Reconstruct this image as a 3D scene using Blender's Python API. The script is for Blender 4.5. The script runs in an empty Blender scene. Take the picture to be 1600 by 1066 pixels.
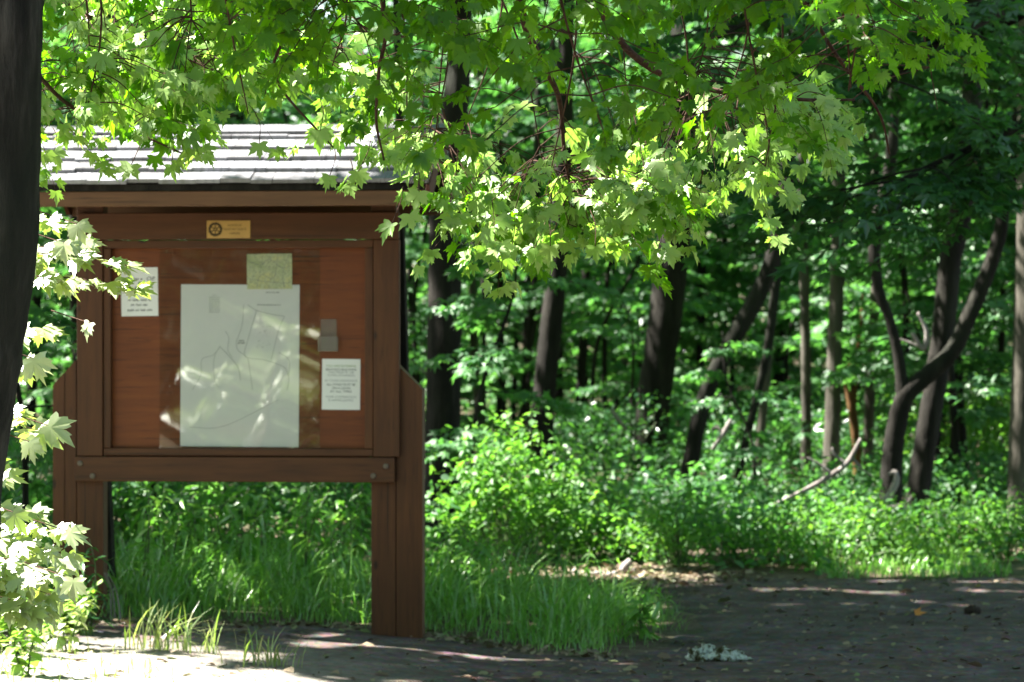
import bpy, math, random
import numpy as np
from mathutils import Vector, Matrix

random.seed(7)
R = np.random.default_rng(11)
PI = math.pi
FPX = 4600.0
CAMZ = 1.6
sc = bpy.context.scene
col = sc.collection
def W(px, py, D):
    return np.array([(px - 800) / FPX * D, D, CAMZ - (py - 533) / FPX * D])
def nrm(v):
    v = np.asarray(v, float)
    return v / np.maximum(np.linalg.norm(v, axis=-1, keepdims=True), 1e-9)
def sstep(a, b, t):
    t = np.clip((t - a) / (b - a), 0, 1)
    return t * t * (3 - 2 * t)
def gz(x, y):
    x = np.asarray(x, float); y = np.asarray(y, float)
    z = -0.075 + 0.066 * np.clip(-x, 0, 5)
    z = z + 0.03 * np.clip(y - 24, 0, 60) + 0.02 * np.sin(x * 1.7 + 0.6 * y) * np.sin(y * 1.3 - 0.4 * x) + 0.006 * np.sin(x * 7.1 + y * 3.3) * np.sin(y * 6.3)
    return z
SUN = nrm([-0.56, 0.10, 0.82])

# ------------------------------------------------------------------ materials
def newmat(name):
    m = bpy.data.materials.new(name); m.use_nodes = True
    nt = m.node_tree; nt.nodes.clear()
    out = nt.nodes.new('ShaderNodeOutputMaterial')
    return m, nt, out
def N(nt, t, **kw):
    n = nt.nodes.new(t)
    for k, v in kw.items():
        if k in n.inputs.keys() if isinstance(k, str) else False:
            n.inputs[k].default_value = v
        else:
            setattr(n, k, v)
    return n
def ramp(nt, stops, src):
    r = nt.nodes.new('ShaderNodeValToRGB')
    e = r.color_ramp.elements
    while len(e) < len(stops): e.new(0.5)
    for el, (p, c) in zip(e, stops):
        el.position = p; el.color = (*c, 1)
    nt.links.new(src, r.inputs[0])
    return r.outputs[0]
def noise(nt, scale=(1, 1, 1), detail=4, rough=0.55, s=1.0, coord='Object'):
    tc = nt.nodes.new('ShaderNodeTexCoord'); mp = nt.nodes.new('ShaderNodeMapping')
    mp.inputs['Scale'].default_value = scale
    nt.links.new(tc.outputs[coord], mp.inputs[0])
    n = nt.nodes.new('ShaderNodeTexNoise')
    n.inputs['Scale'].default_value = s; n.inputs['Detail'].default_value = detail; n.inputs['Roughness'].default_value = rough
    nt.links.new(mp.outputs[0], n.inputs['Vector'])
    return n.outputs[0]
def mixc(nt, f, a, b, bt='MIX'):
    m = nt.nodes.new('ShaderNodeMix'); m.data_type = 'RGBA'; m.blend_type = bt
    for i, v in ((0, f), (6, a), (7, b)):
        if hasattr(v, 'links'): nt.links.new(v, m.inputs[i])
        else: m.inputs[i].default_value = v if i == 0 else (*v, 1)
    return m.outputs[2]
def bump(nt, h, strength, dist=0.01):
    b = nt.nodes.new('ShaderNodeBump'); b.inputs['Strength'].default_value = strength; b.inputs['Distance'].default_value = dist
    nt.links.new(h, b.inputs['Height'])
    return b.outputs[0]
def bsdf(nt, out, color, rough=0.7, normal=None, spec=0.5):
    p = nt.nodes.new('ShaderNodeBsdfPrincipled')
    if hasattr(color, 'links'): nt.links.new(color, p.inputs['Base Color'])
    else: p.inputs['Base Color'].default_value = (*color, 1)
    p.inputs['Roughness'].default_value = rough
    p.inputs['Specular IOR Level'].default_value = spec
    if normal is not None: nt.links.new(normal, p.inputs['Normal'])
    nt.links.new(p.outputs[0], out.inputs[0])
    return p
def leafmat(name, cols, trans, tfac=0.45, gloss=0.07, rough=0.35):
    m, nt, out = newmat(name)
    g = nt.nodes.new('ShaderNodeNewGeometry')
    c = ramp(nt, [(i / (len(cols) - 1), cc) for i, cc in enumerate(cols)], g.outputs['Random Per Island'])
    t = ramp(nt, [(i / (len(trans) - 1), cc) for i, cc in enumerate(trans)], g.outputs['Random Per Island'])
    d = nt.nodes.new('ShaderNodeBsdfDiffuse'); nt.links.new(c, d.inputs[0])
    tr = nt.nodes.new('ShaderNodeBsdfTranslucent'); nt.links.new(t, tr.inputs[0])
    gl = nt.nodes.new('ShaderNodeBsdfGlossy'); gl.inputs['Roughness'].default_value = rough
    mx = nt.nodes.new('ShaderNodeMixShader'); mx.inputs[0].default_value = tfac
    nt.links.new(d.outputs[0], mx.inputs[1]); nt.links.new(tr.outputs[0], mx.inputs[2])
    m2 = nt.nodes.new('ShaderNodeMixShader'); m2.inputs[0].default_value = gloss
    nt.links.new(mx.outputs[0], m2.inputs[1]); nt.links.new(gl.outputs[0], m2.inputs[2])
    nt.links.new(m2.outputs[0], out.inputs[0])
    return m
def woodmat(name, scale, c0, c1, c2, rough=0.6):
    m, nt, out = newmat(name)
    n1 = noise(nt, scale, 5, 0.65)
    n2 = noise(nt, (2.3, 2.3, 2.3), 3, 0.5)
    n3 = noise(nt, tuple(v * 3.1 for v in scale), 2, 0.5)
    c = ramp(nt, [(0.25, c0), (0.5, c1), (0.78, c2)], n1)
    c = mixc(nt, ramp(nt, [(0.3, (0, 0, 0)), (0.75, (0.6, 0.6, 0.6))], n2), c, tuple(v * 0.55 for v in c1))
    c = mixc(nt, ramp(nt, [(0.6, (0, 0, 0)), (0.72, (0.5, 0.5, 0.5))], n3), c, tuple(v * 0.4 for v in c0))
    # knots and hairline cracks
    tc = nt.nodes.new('ShaderNodeTexCoord'); mp = nt.nodes.new('ShaderNodeMapping'); k = 5.2 / max(scale)
    mp.inputs['Scale'].default_value = tuple(5.2 if v == max(scale) else 2.2 for v in scale)
    vk = nt.nodes.new('ShaderNodeTexVoronoi'); vk.inputs['Scale'].default_value = 1.0
    nt.links.new(tc.outputs['Object'], mp.inputs[0]); nt.links.new(mp.outputs[0], vk.inputs['Vector'])
    c = mixc(nt, ramp(nt, [(.035, (.85, .85, .85)), (.075, (0, 0, 0))], vk.outputs['Distance']), c, tuple(v * .25 for v in c0))
    n5 = noise(nt, tuple(v * 2.2 if v == max(scale) else v * .45 for v in scale), 3, .5)
    c = mixc(nt, ramp(nt, [(.66, (0, 0, 0)), (.69, (.75, .75, .75))], n5), c, tuple(v * .2 for v in c0))
    bsdf(nt, out, c, rough, bump(nt, n1, 0.35, 0.004), 0.35)
    return m
def barkmat(name, c0, c1, c2, s=9.0, lichen=None):
    m, nt, out = newmat(name)
    n1 = noise(nt, (s, s, s * 0.18), 6, 0.68)
    n2 = noise(nt, (1.3, 1.3, 0.6), 3, 0.5)
    c = ramp(nt, [(0.32, c0), (0.5, c1), (0.72, c2)], n1)
    if lichen: c = mixc(nt, ramp(nt, [(0.5, (0, 0, 0)), (0.66, (0.7, 0.7, 0.7))], n2), c, lichen)
    bsdf(nt, out, c, 0.9, bump(nt, n1, 0.9, 0.03), 0.2)
    return m
def plain(name, color, rough=0.6, spec=0.4, var=0.25, s=25):
    m, nt, out = newmat(name)
    n1 = noise(nt, (s, s, s), 3)
    c = mixc(nt, n1, tuple(v * (1 - var) for v in color), tuple(min(1, v * (1 + var)) for v in color))
    bsdf(nt, out, c, rough, None, spec)
    return m

M = {}
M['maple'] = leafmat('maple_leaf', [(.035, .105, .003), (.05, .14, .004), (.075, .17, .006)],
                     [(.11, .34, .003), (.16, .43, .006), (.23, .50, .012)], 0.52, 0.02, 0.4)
M['maple_pale_lit'] = leafmat('pale_lit_maple_leaf', [(.15, .30, .035), (.21, .36, .06), (.27, .41, .10)],
                     [(.22, .48, .03), (.30, .55, .05), (.38, .60, .09)], 0.40, 0.06, 0.45)  # lit copy: pale undersides, plus sunlight brightened into the leaf colour
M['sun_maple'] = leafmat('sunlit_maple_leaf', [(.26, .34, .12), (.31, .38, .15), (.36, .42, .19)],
                     [(.30, .50, .04), (.38, .56, .06), (.46, .60, .08)], 0.36, 0.2, 0.45)  # paler copy for sapling and corner weeds, sun glare put into the colour
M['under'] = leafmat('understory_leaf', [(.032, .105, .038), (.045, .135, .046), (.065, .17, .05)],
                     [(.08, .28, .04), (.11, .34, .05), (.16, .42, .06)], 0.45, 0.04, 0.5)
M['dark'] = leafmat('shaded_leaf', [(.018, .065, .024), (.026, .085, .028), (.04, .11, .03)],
                     [(.05, .20, .025), (.075, .25, .03), (.10, .30, .035)], 0.42, 0.06, 0.3)  # darker copy of the understory leaf, shade put into its colour
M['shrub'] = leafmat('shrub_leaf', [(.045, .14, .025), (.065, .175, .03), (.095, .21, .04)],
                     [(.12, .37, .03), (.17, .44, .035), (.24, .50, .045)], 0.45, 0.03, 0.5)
M['grass'] = leafmat('grass_blade', [(.09, .26, .03), (.15, .36, .045), (.23, .45, .09)],
                     [(.12, .38, .03), (.18, .45, .04), (.26, .5, .06)], 0.38, 0.08, 0.33)
M['drygrass'] = leafmat('pale_grass_blade', [(.10, .20, .04), (.16, .24, .06), (.28, .30, .12)],
                     [(.26, .45, .04), (.34, .5, .06), (.44, .5, .15)], 0.4, 0.10, 0.4)
M['litter'] = leafmat('dead_leaf', [(.10, .075, .05), (.17, .12, .08), (.26, .21, .14), (.13, .17, .06)],
                     [(.12, .08, .04), (.16, .10, .05), (.2, .15, .08), (.15, .22, .05)], 0.15, 0.05, 0.5)
M['wood_v'] = woodmat('stained_wood_upright', (26, 26, 1.6), (.054, .018, .005), (.098, .032, .0085), (.135, .047, .013))
M['wood_h'] = woodmat('stained_wood_level', (1.6, 26, 26), (.052, .017, .005), (.095, .031, .0085), (.130, .046, .013))
M['wood_red'] = woodmat('dark_red_wood', (26, 1.6, 26), (.07, .014, .01), (.10, .02, .013), (.13, .03, .018))
M['fascia'] = woodmat('weathered_wood_level', (1.6, 26, 26), (.085, .036, .015), (.15, .066, .028), (.20, .095, .045))
M['ply'] = woodmat('red_plywood', (2.2, 20, 34), (.115, .026, .004), (.175, .040, .005), (.215, .058, .008), 0.5)
M['shingle'] = woodmat('grey_shingle', (30, 2.5, 2.5), (.19, .19, .205), (.26, .26, .285), (.36, .36, .40), 0.42)
nt = M['shingle'].node_tree; pb = nt.nodes['Principled BSDF']; src = pb.inputs['Base Color'].links[0].from_socket
gi = nt.nodes.new('ShaderNodeNewGeometry'); nst = noise(nt, (7, 1.2, 1.2), 4, .6)
cc = mixc(nt, 1.0, src, ramp(nt, [(0, (.55, .54, .52)), (.5, (.85, .84, .83)), (1, (1.12, 1.12, 1.14))], gi.outputs['Random Per Island']), 'MULTIPLY')
cc = mixc(nt, ramp(nt, [(.55, (0, 0, 0)), (.7, (.6, .6, .6))], nst), cc, (.09, .10, .07)); nt.links.new(cc, pb.inputs['Base Color'])
M['paper'] = plain('white_paper', (.76, .75, .72), .6, .3, .03, 6)
M['ink'] = plain('black_ink', (.05, .05, .05), .6, .2, .1)
M['map_line'] = plain('faint_map_line', (.46, .46, .45), .6, .2, .1)
M['ink_grey'] = plain('grey_ink', (.28, .28, .28), .6, .2, .1)
M['ink_green'] = plain('green_ink', (.22, .30, .12), .6, .2, .1)
M['brass'] = plain('brass', (.52, .30, .09), .38, .6, .15, 9)
M['brass'].node_tree.nodes['Principled BSDF'].inputs['Metallic'].default_value = 0.35
M['engrave'] = plain('engraved_black', (.045, .03, .015), .6, .2, .1)
M['bolt'] = plain('rusty_steel', (.12, .085, .06), .55, .5, .3, 60)
m, nt, out = newmat('small_map_print')
n1 = noise(nt, (9, 9, 9), 4); n2 = noise(nt, (38, 38, 38), 3)
c = ramp(nt, [(.35, (.42, .47, .24)), (.5, (.60, .62, .38)), (.62, (.66, .63, .30)), (.75, (.50, .58, .44))], n1)
c = mixc(nt, ramp(nt, [(.47, (0, 0, 0)), (.5, (.8, .8, .8)), (.53, (0, 0, 0))], n2), c, (.22, .24, .20))
bsdf(nt, out, c, .5); M['smallmap'] = m
# clear acrylic: thin transparent sheet with a wavy surface reflection
m, nt, out = newmat('clear_acrylic')
tb = nt.nodes.new('ShaderNodeBsdfTransparent'); tb.inputs[0].default_value = (.93, .94, .93, 1)
gl = nt.nodes.new('ShaderNodeBsdfGlossy'); gl.inputs['Roughness'].default_value = 0.03
fr = nt.nodes.new('ShaderNodeFresnel'); fr.inputs[0].default_value = 2.1
mx = nt.nodes.new('ShaderNodeMixShader')
nt.links.new(fr.outputs[0], mx.inputs[0]); nt.links.new(tb.outputs[0], mx.inputs[1]); nt.links.new(gl.outputs[0], mx.inputs[2])
nt.links.new(mx.outputs[0], out.inputs[0]); M['acrylic'] = m
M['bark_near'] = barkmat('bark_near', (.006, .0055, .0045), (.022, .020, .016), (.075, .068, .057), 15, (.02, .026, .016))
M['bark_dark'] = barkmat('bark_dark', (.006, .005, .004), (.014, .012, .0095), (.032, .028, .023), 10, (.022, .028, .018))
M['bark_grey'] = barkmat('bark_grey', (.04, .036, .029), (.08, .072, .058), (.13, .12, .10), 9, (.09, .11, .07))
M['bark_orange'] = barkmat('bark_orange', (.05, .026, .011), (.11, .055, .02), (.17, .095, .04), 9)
M['twig'] = barkmat('reddish_twig', (.03, .015, .010), (.06, .030, .020), (.10, .055, .036), 30)
M['stem'] = plain('green_stem', (.06, .10, .03), .6, .3, .3)
M['deadwood'] = barkmat('bleached_deadwood', (.13, .11, .10), (.23, .20, .19), (.34, .31, .30), 14)
M['stone'] = barkmat('brown_stone', (.02, .016, .012), (.04, .03, .022), (.06, .045, .035), 20)
m, nt, out = newmat('lichen_clod')
n1 = noise(nt, (22, 22, 22), 5, .7); n2 = noise(nt, (60, 60, 60), 3, .6)
c = ramp(nt, [(.36, (.025, .022, .008)), (.46, (.10, .095, .05)), (.52, (.42, .46, .40)), (.66, (.62, .66, .60))], n1)
bsdf(nt, out, c, .9, bump(nt, n2, 1.0, .02), .1); M['clod'] = m
# ground and path
m, nt, out = newmat('forest_floor')
n1 = noise(nt, (.7, .7, .7), 5, .6); n2 = noise(nt, (9, 9, 9), 5, .7); n3 = noise(nt, (45, 45, 45), 3, .6)
c = ramp(nt, [(.3, (.045, .034, .024)), (.5, (.085, .062, .045)), (.7, (.15, .115, .09))], n2)
c = mixc(nt, ramp(nt, [(.45, (0, 0, 0)), (.62, (.75, .75, .75))], n1), c, (.04, .07, .022))
c = mixc(nt, ramp(nt, [(.55, (0, 0, 0)), (.7, (.6, .6, .6))], n3), c, (.22, .17, .13))
bsdf(nt, out, c, .95, bump(nt, n2, .8, .04), .1); M['floor'] = m
m, nt, out = newmat('gravel_path')
n1 = noise(nt, (.55, 1.1, .55), 5, .6); n2 = noise(nt, (9, 9, 9), 6, .8); n3 = noise(nt, (60, 60, 60), 3, .75); n4 = noise(nt, (3.2, 3.2, 3.2), 5, .7)
vo = nt.nodes.new('ShaderNodeTexVoronoi'); vo.inputs['Scale'].default_value = 30
tcn = nt.nodes.new('ShaderNodeTexCoord'); nt.links.new(tcn.outputs['Object'], vo.inputs['Vector'])
c = ramp(nt, [(.28, (.060, .045, .044)), (.5, (.116, .088, .086)), (.72, (.195, .152, .147))], n2)
c = mixc(nt, ramp(nt, [(.42, (0, 0, 0)), (.62, (.7, .7, .7))], n1), c, (.075, .052, .038))
c = mixc(nt, ramp(nt, [(.55, (0, 0, 0)), (.75, (.7, .7, .7))], n3), c, (.30, .285, .28))
c = mixc(nt, ramp(nt, [(.44, (0, 0, 0)), (.6, (.75, .75, .75))], n4), c, (.045, .032, .024))
c = mixc(nt, .6, c, mixc(nt, 1.0, c, vo.outputs['Color'], 'MULTIPLY'))
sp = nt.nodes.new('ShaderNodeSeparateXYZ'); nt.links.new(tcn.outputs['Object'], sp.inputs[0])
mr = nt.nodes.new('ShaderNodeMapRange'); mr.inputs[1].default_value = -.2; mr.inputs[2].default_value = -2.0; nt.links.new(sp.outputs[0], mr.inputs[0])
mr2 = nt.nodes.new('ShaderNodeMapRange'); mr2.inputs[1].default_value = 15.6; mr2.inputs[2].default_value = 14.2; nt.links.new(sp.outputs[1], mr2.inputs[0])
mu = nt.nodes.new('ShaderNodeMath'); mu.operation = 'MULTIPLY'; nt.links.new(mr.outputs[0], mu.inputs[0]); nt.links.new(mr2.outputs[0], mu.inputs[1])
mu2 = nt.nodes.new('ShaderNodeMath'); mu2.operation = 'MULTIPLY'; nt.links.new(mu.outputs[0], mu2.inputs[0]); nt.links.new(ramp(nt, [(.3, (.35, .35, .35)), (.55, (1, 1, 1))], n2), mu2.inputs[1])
c = mixc(nt, mu2.outputs[0], c, (.33, .31, .26))  # gravel lightened at the front left: sun patch painted into the colour
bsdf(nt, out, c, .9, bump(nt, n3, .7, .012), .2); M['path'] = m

# ------------------------------------------------------------------ mesh helpers
def tag(o, label=None, cat=None, group=None, kind=None):
    if label: o['label'] = label
    if cat: o['category'] = cat
    if group: o['group'] = group
    if kind: o['kind'] = kind
    return o
def link(name, me, mats, parent=None):
    for mm in mats: me.materials.append(mm)
    o = bpy.data.objects.new(name, me); col.objects.link(o)
    if parent: o.parent = parent
    return o
def empty(name, loc, rz=0):
    o = bpy.data.objects.new(name, None); col.objects.link(o)
    o.location = loc; o.rotation_euler = (0, 0, rz); o.empty_display_size = .2
    return o
def mesh_np(name, V, F, fs, mi=None, smooth=False):
    """V (n,3); F flat loop indices; fs = polygon sizes (int or array)"""
    me = bpy.data.meshes.new(name)
    V = np.ascontiguousarray(V, np.float32); F = np.ascontiguousarray(F, np.int32).ravel()
    if np.isscalar(fs): fs = np.full(len(F) // fs, fs, np.int32)
    fs = np.ascontiguousarray(fs, np.int32)
    me.vertices.add(len(V)); me.vertices.foreach_set('co', V.ravel())
    me.loops.add(len(F)); me.loops.foreach_set('vertex_index', F)
    me.polygons.add(len(fs)); me.polygons.foreach_set('loop_start', np.concatenate([[0], np.cumsum(fs)[:-1]]).astype(np.int32))
    if mi is not None: me.polygons.foreach_set('material_index', np.ascontiguousarray(mi, np.int32))
    me.polygons.foreach_set('use_smooth', np.full(len(fs), smooth, bool))
    me.update(calc_edges=True); me.validate()
    return me
class MB:
    def __init__(s): s.v = []; s.f = []; s.m = []; s.n = 0
    def add(s, V, Fs, m=0):
        V = np.asarray(V, float)
        for f in Fs: s.f.append([i + s.n for i in f]); s.m.append(m)
        s.v.append(V); s.n += len(V)
        return s
    def box(s, x0, x1, y0, y1, z0, z1, m=0, bev=0.0):
        if bev <= 0:
            V = [(x, y, z) for z in (z0, z1) for y in (y0, y1) for x in (x0, x1)]
            return s.add(V, [(0, 2, 3, 1), (4, 5, 7, 6), (0, 1, 5, 4), (2, 6, 7, 3), (0, 4, 6, 2), (1, 3, 7, 5)], m)
        import bmesh
        bm = bmesh.new(); bmesh.ops.create_cube(bm, size=1)
        for v in bm.verts:
            v.co = Vector(((x0 + x1) / 2 + v.co.x * (x1 - x0), (y0 + y1) / 2 + v.co.y * (y1 - y0), (z0 + z1) / 2 + v.co.z * (z1 - z0)))
        bmesh.ops.bevel(bm, geom=list(bm.edges), offset=bev, segments=2, affect='EDGES', profile=.5)
        V = [tuple(v.co) for v in bm.verts]; F = [[v.index for v in f.verts] for f in bm.faces]
        bm.verts.index_update(); F = [[v.index for v in f.verts] for f in bm.faces]
        bm.free()
        return s.add(V, F, m)
    def prism(s, poly, y0, y1, m=0):      # poly in (x,z)
        n = len(poly)
        V = [(x, y0, z) for x, z in poly] + [(x, y1, z) for x, z in poly]
        F = [list(range(n)), list(range(2 * n - 1, n - 1, -1))] + [[i, i + n, (i + 1) % n + n, (i + 1) % n] for i in range(n)]
        return s.add(V, F, m)
    def tube(s, P, r, n=8, m=0, wob=0.0, cap=True):
        P = np.asarray(P, float); k = len(P)
        r = np.broadcast_to(np.asarray(r, float), (k,))
        T = np.gradient(P, axis=0); T = nrm(T)
        ref = np.array([0., 1, 0]) if abs(T[0][1]) < .9 else np.array([1., 0, 0])
        U = np.zeros_like(P); 
        u = ref
        for i in range(k):
            u = u - T[i] * np.dot(u, T[i]); u = u / max(np.linalg.norm(u), 1e-9); U[i] = u
        Vv = np.cross(T, U)
        a = np.arange(n) * 2 * PI / n
        rr = np.ones((k, n))
        if wob: 
            lob = 1 + wob * np.sin(3 * a + R.random() * 6)[None, :] * .6 + wob * R.normal(0, .5, (k, n))
            rr = lob
        ring = P[:, None, :] + (r[:, None] * rr)[:, :, None] * (np.cos(a)[None, :, None] * U[:, None, :] + np.sin(a)[None, :, None] * Vv[:, None, :])
        F = []
        for i in range(k - 1):
            for j in range(n):
                F.append((i * n + j, i * n + (j + 1) % n, (i + 1) * n + (j + 1) % n, (i + 1) * n + j))
        if cap: F.append(list(range(n))[::-1]); F.append([(k - 1) * n + j for j in range(n)])
        return s.add(ring.reshape(-1, 3), F, m)
    def build(s, name, mats, parent=None, smooth=False):
        V = np.concatenate(s.v); fs = np.array([len(f) for f in s.f])
        F = np.concatenate([np.asarray(f) for f in s.f])
        me = mesh_np(name, V, F, fs, s.m, smooth)
        return link(name, me, mats if isinstance(mats, (list, tuple)) else [mats], parent)
def smooth_path(P, k=24):
    """Catmull-Rom through points"""
    P = np.asarray(P, float)
    if len(P) < 3:
        t = np.linspace(0, 1, k)[:, None]; return P[0] * (1 - t) + P[-1] * t
    Q = np.vstack([2 * P[0] - P[1], P, 2 * P[-1] - P[-2]])
    out = []
    per = max(2, k // (len(P) - 1))
    for i in range(1, len(Q) - 2):
        t = np.linspace(0, 1, per, endpoint=False)[:, None]
        a, b, c, d = Q[i - 1], Q[i], Q[i + 1], Q[i + 2]
        out.append(.5 * (2 * b + (c - a) * t + (2 * a - 5 * b + 4 * c - d) * t ** 2 + (3 * b - a - 3 * c + d) * t ** 3))
    out.append(Q[-2][None]); return np.vstack(out)

# leaf templates: (verts, tris)
def fan(outline, centre, curl=0.2, fold=0.12, seed=0):
    o = np.array(outline, float); V = np.vstack([[centre], o])
    rs = np.random.default_rng(seed)
    z = fold * np.abs(V[:, 0]) - curl * (V[:, 1] ** 2) + rs.normal(0, .006, len(V)) - .16 * np.abs(V[:, 0]) ** 2
    V = np.column_stack([V, z])
    n = len(o); T = np.array([(0, 1 + i, 1 + (i + 1) % n) for i in range(n)])
    return V, T
def maple_outline(full=True, rs=None):
    if full:
        half = [(-64, .14), (-34, .36), (-15, .56), (-5, .45), (6, .41), (15, .50), (23, .66), (30, .58), (41, .88), (48, .64), (55, .66), (60, .52), (65, .41), (69, .52), (72, .70), (79, .65)]
    else:
        half = [(-50, .14), (-14, .48), (8, .38), (41, .78), (65, .41)]
    if rs is not None: half = [(a + rs.normal(0, 1.5), r * (1 + rs.normal(0, .06))) for a, r in half]
    rt = [(r * math.cos(math.radians(a)), .08 + r * math.sin(math.radians(a))) for a, r in half]
    lf = [(-x, y) for x, y in rt[::-1]]
    return rt + [(0, 1.02)] + lf + [(0, .0)]
MAPLE = [fan(maple_outline(True, np.random.default_rng(i)), (0, .1), c, f, i) for i, (c, f) in enumerate([(.15, .15), (.35, .05), (.05, .28), (.25, -.12), (.45, .2), (.6, .1), (-.15, .2), (.3, .35)])]
MAPLE_LO = [fan(maple_outline(False), (0, .1), c, f, i) for i, (c, f) in enumerate([(.15, .15), (.35, .05), (.2, -.1)])]
OVAL = [fan([(.14, .06), (.27, .3), (.25, .55), (.12, .82), (0, 1.), (-.12, .82), (-.25, .55), (-.27, .3), (-.14, .06), (0, 0)], (0, .4), c, f, i) for i, (c, f) in enumerate([(.2, .3), (.4, .2), (.1, .1)])]
LANCE = [fan([(.08, .08), (.13, .35), (.09, .7), (0, 1.), (-.09, .7), (-.13, .35), (-.08, .08), (0, 0)], (0, .4), c, f, i) for i, (c, f) in enumerate([(.35, .3), (.6, .2)])]
DIAM = [fan([(.30, .35), (.2, .75), (0, 1.), (-.28, .7), (-.32, .3), (0, 0)], (0, .45), c, f, i) for i, (c, f) in enumerate([(.2, .3), (.4, .1)])]

class Leaves:
    def __init__(s): s.P = []; s.T = []; s.N = []; s.S = []
    def add(s, P, T, Nn, S):
        P = np.atleast_2d(P); n = len(P)
        s.P.append(P); s.T.append(np.broadcast_to(T, (n, 3))); s.N.append(np.broadcast_to(Nn, (n, 3))); s.S.append(np.broadcast_to(S, (n,)))
    def get(s): return np.concatenate(s.P), np.concatenate(s.T), np.concatenate(s.N), np.concatenate(s.S)
    def mesh(s, name, tmpl, keep=None, photo=0.0):
        P, T, Nn, S = s.get()
        if photo: Nn = nrm(Nn) + photo * (SUN + np.array([0, -.7, 0]))
        if keep is not None:
            k = keep(P); P, T, Nn, S = P[k], T[k], Nn[k], S[k]
        y = nrm(T); z = Nn - y * np.sum(Nn * y, 1, keepdims=True); z = nrm(z); x = np.cross(y, z)
        which = R.integers(0, len(tmpl), len(P))
        Vs, Fs, off = [], [], 0
        for i, (tv, tf) in enumerate(tmpl):
            k = which == i
            if not k.any(): continue
            wx = R.uniform(.85, 1.15, k.sum())[:, None, None]
            V = P[k][:, None, :] + S[k][:, None, None] * (tv[None, :, 0:1] * wx * x[k][:, None, :] + tv[None, :, 1:2] * y[k][:, None, :] + tv[None, :, 2:3] * z[k][:, None, :])
            n = k.sum(); F = tf[None] + (np.arange(n) * len(tv))[:, None, None] + off
            Vs.append(V.reshape(-1, 3)); Fs.append(F.reshape(-1)); off += n * len(tv)
        return mesh_np(name, np.concatenate(Vs), np.concatenate(Fs), 3, smooth=True)
def rdir(n): return nrm(R.normal(size=(n, 3)))
UP = np.array([0, 0, 1.])
def spray(L, tw, base, d, length, nleaf, size, droop=.3, tilt=(10, 45), jit=.3, tr=.003, pet=True):
    """twig with opposite leaves; appends to Leaves L and MB tw"""
    d = nrm(d); side = nrm(np.cross(d, UP) + 1e-6)
    k = max(2, nleaf // 2)
    t = (np.arange(k) + .6) / k
    t = np.clip(t + R.normal(0, .05, k), .12, 1)
    cur = lambda t: base + np.outer(t, d) * length + np.outer(t ** 2, [0, 0, -1]) * droop * length
    if tw is not None: tw.tube(cur(np.linspace(0, 1, 6)), np.linspace(tr, tr * .35, 6), 4, cap=False)
    for sg in (-1, 1):
        p = cur(t)
        pd = nrm(side * sg * R.uniform(.6, 1.1, (k, 1)) + d * R.uniform(.2, .9, (k, 1)) + R.normal(0, .2, (k, 3)))
        pl = R.uniform(.25, .6, (k, 1)) * size
        b = p + pd * pl + np.array([0, 0, -.12]) * pl
        a = np.radians(R.uniform(tilt[0], tilt[1], (k, 1)))
        h = pd * np.array([1, 1, 0]); h = nrm(h)
        T = h * np.cos(a) + np.array([0, 0, -1.]) * np.sin(a)
        Nn = UP * np.cos(a) + h * np.sin(a) + R.normal(0, jit, (k, 3))
        L.add(b, T, Nn, size * R.uniform(.45, 1.3, k))
        if tw is not None and (tr >= .003 or tr == .0016):
            for i in range(k): tw.tube([p[i], b[i]], tr * .3, 3, cap=False)
    a = math.radians(R.uniform(*tilt)); h = nrm(d * np.array([1, 1, 0]) + 1e-6)
    e = cur(np.array([1.]))[0]
    L.add(e, h * math.cos(a) + np.array([0, 0, -1.]) * math.sin(a), UP * math.cos(a) + h * math.sin(a) + R.normal(0, jit, 3), size)
def bough(L, tw, base, d, length, nsub, nleaf, size, droop=.25, tilt=(5, 40), jit=.35, r=.012):
    d = nrm(d); side = nrm(np.cross(d, UP) + 1e-6)
    cur = lambda t: base + d * length * t + np.array([0, 0, -1.]) * droop * length * t * t
    if tw is not None: tw.tube([cur(t) for t in np.linspace(0, 1, 7)], np.linspace(r, r * .25, 7), 5, cap=False)
    for i in range(nsub):
        t = .2 + .8 * (i + R.random()) / nsub
        sg = 1 if i % 2 else -1
        sd = nrm(side * sg * R.uniform(.5, 1) + d * R.uniform(.5, 1) + np.array([0, 0, R.normal(0, .12)]))
        spray(L, tw if r > .008 else None, cur(t), sd, length * R.uniform(.25, .5) * (1.15 - .6 * t), nleaf, size, droop * .8, tilt, jit, tr=.0028)

def leafy(name, L, TW, tmpl, mats, parent):
    """one mesh: woody twigs (slot 0) and leaves (slot 1)"""
    me = L.mesh('tmp', tmpl); nv, npoly = len(me.vertices), len(me.polygons)
    V = np.empty(nv * 3, np.float32); me.vertices.foreach_get('co', V)
    F = np.empty(npoly * 3, np.int32); me.loops.foreach_get('vertex_index', F); bpy.data.meshes.remove(me)
    tv = np.concatenate(TW.v); fs = np.array([len(f) for f in TW.f]); tf = np.concatenate([np.asarray(f) for f in TW.f])
    m2 = mesh_np(name, np.vstack([tv, V.reshape(-1, 3)]), np.concatenate([tf, F + len(tv)]), np.concatenate([fs, np.full(npoly, 3)]), np.concatenate([np.zeros(len(fs)), np.ones(npoly)]))
    return link(name, m2, mats, parent)
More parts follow.
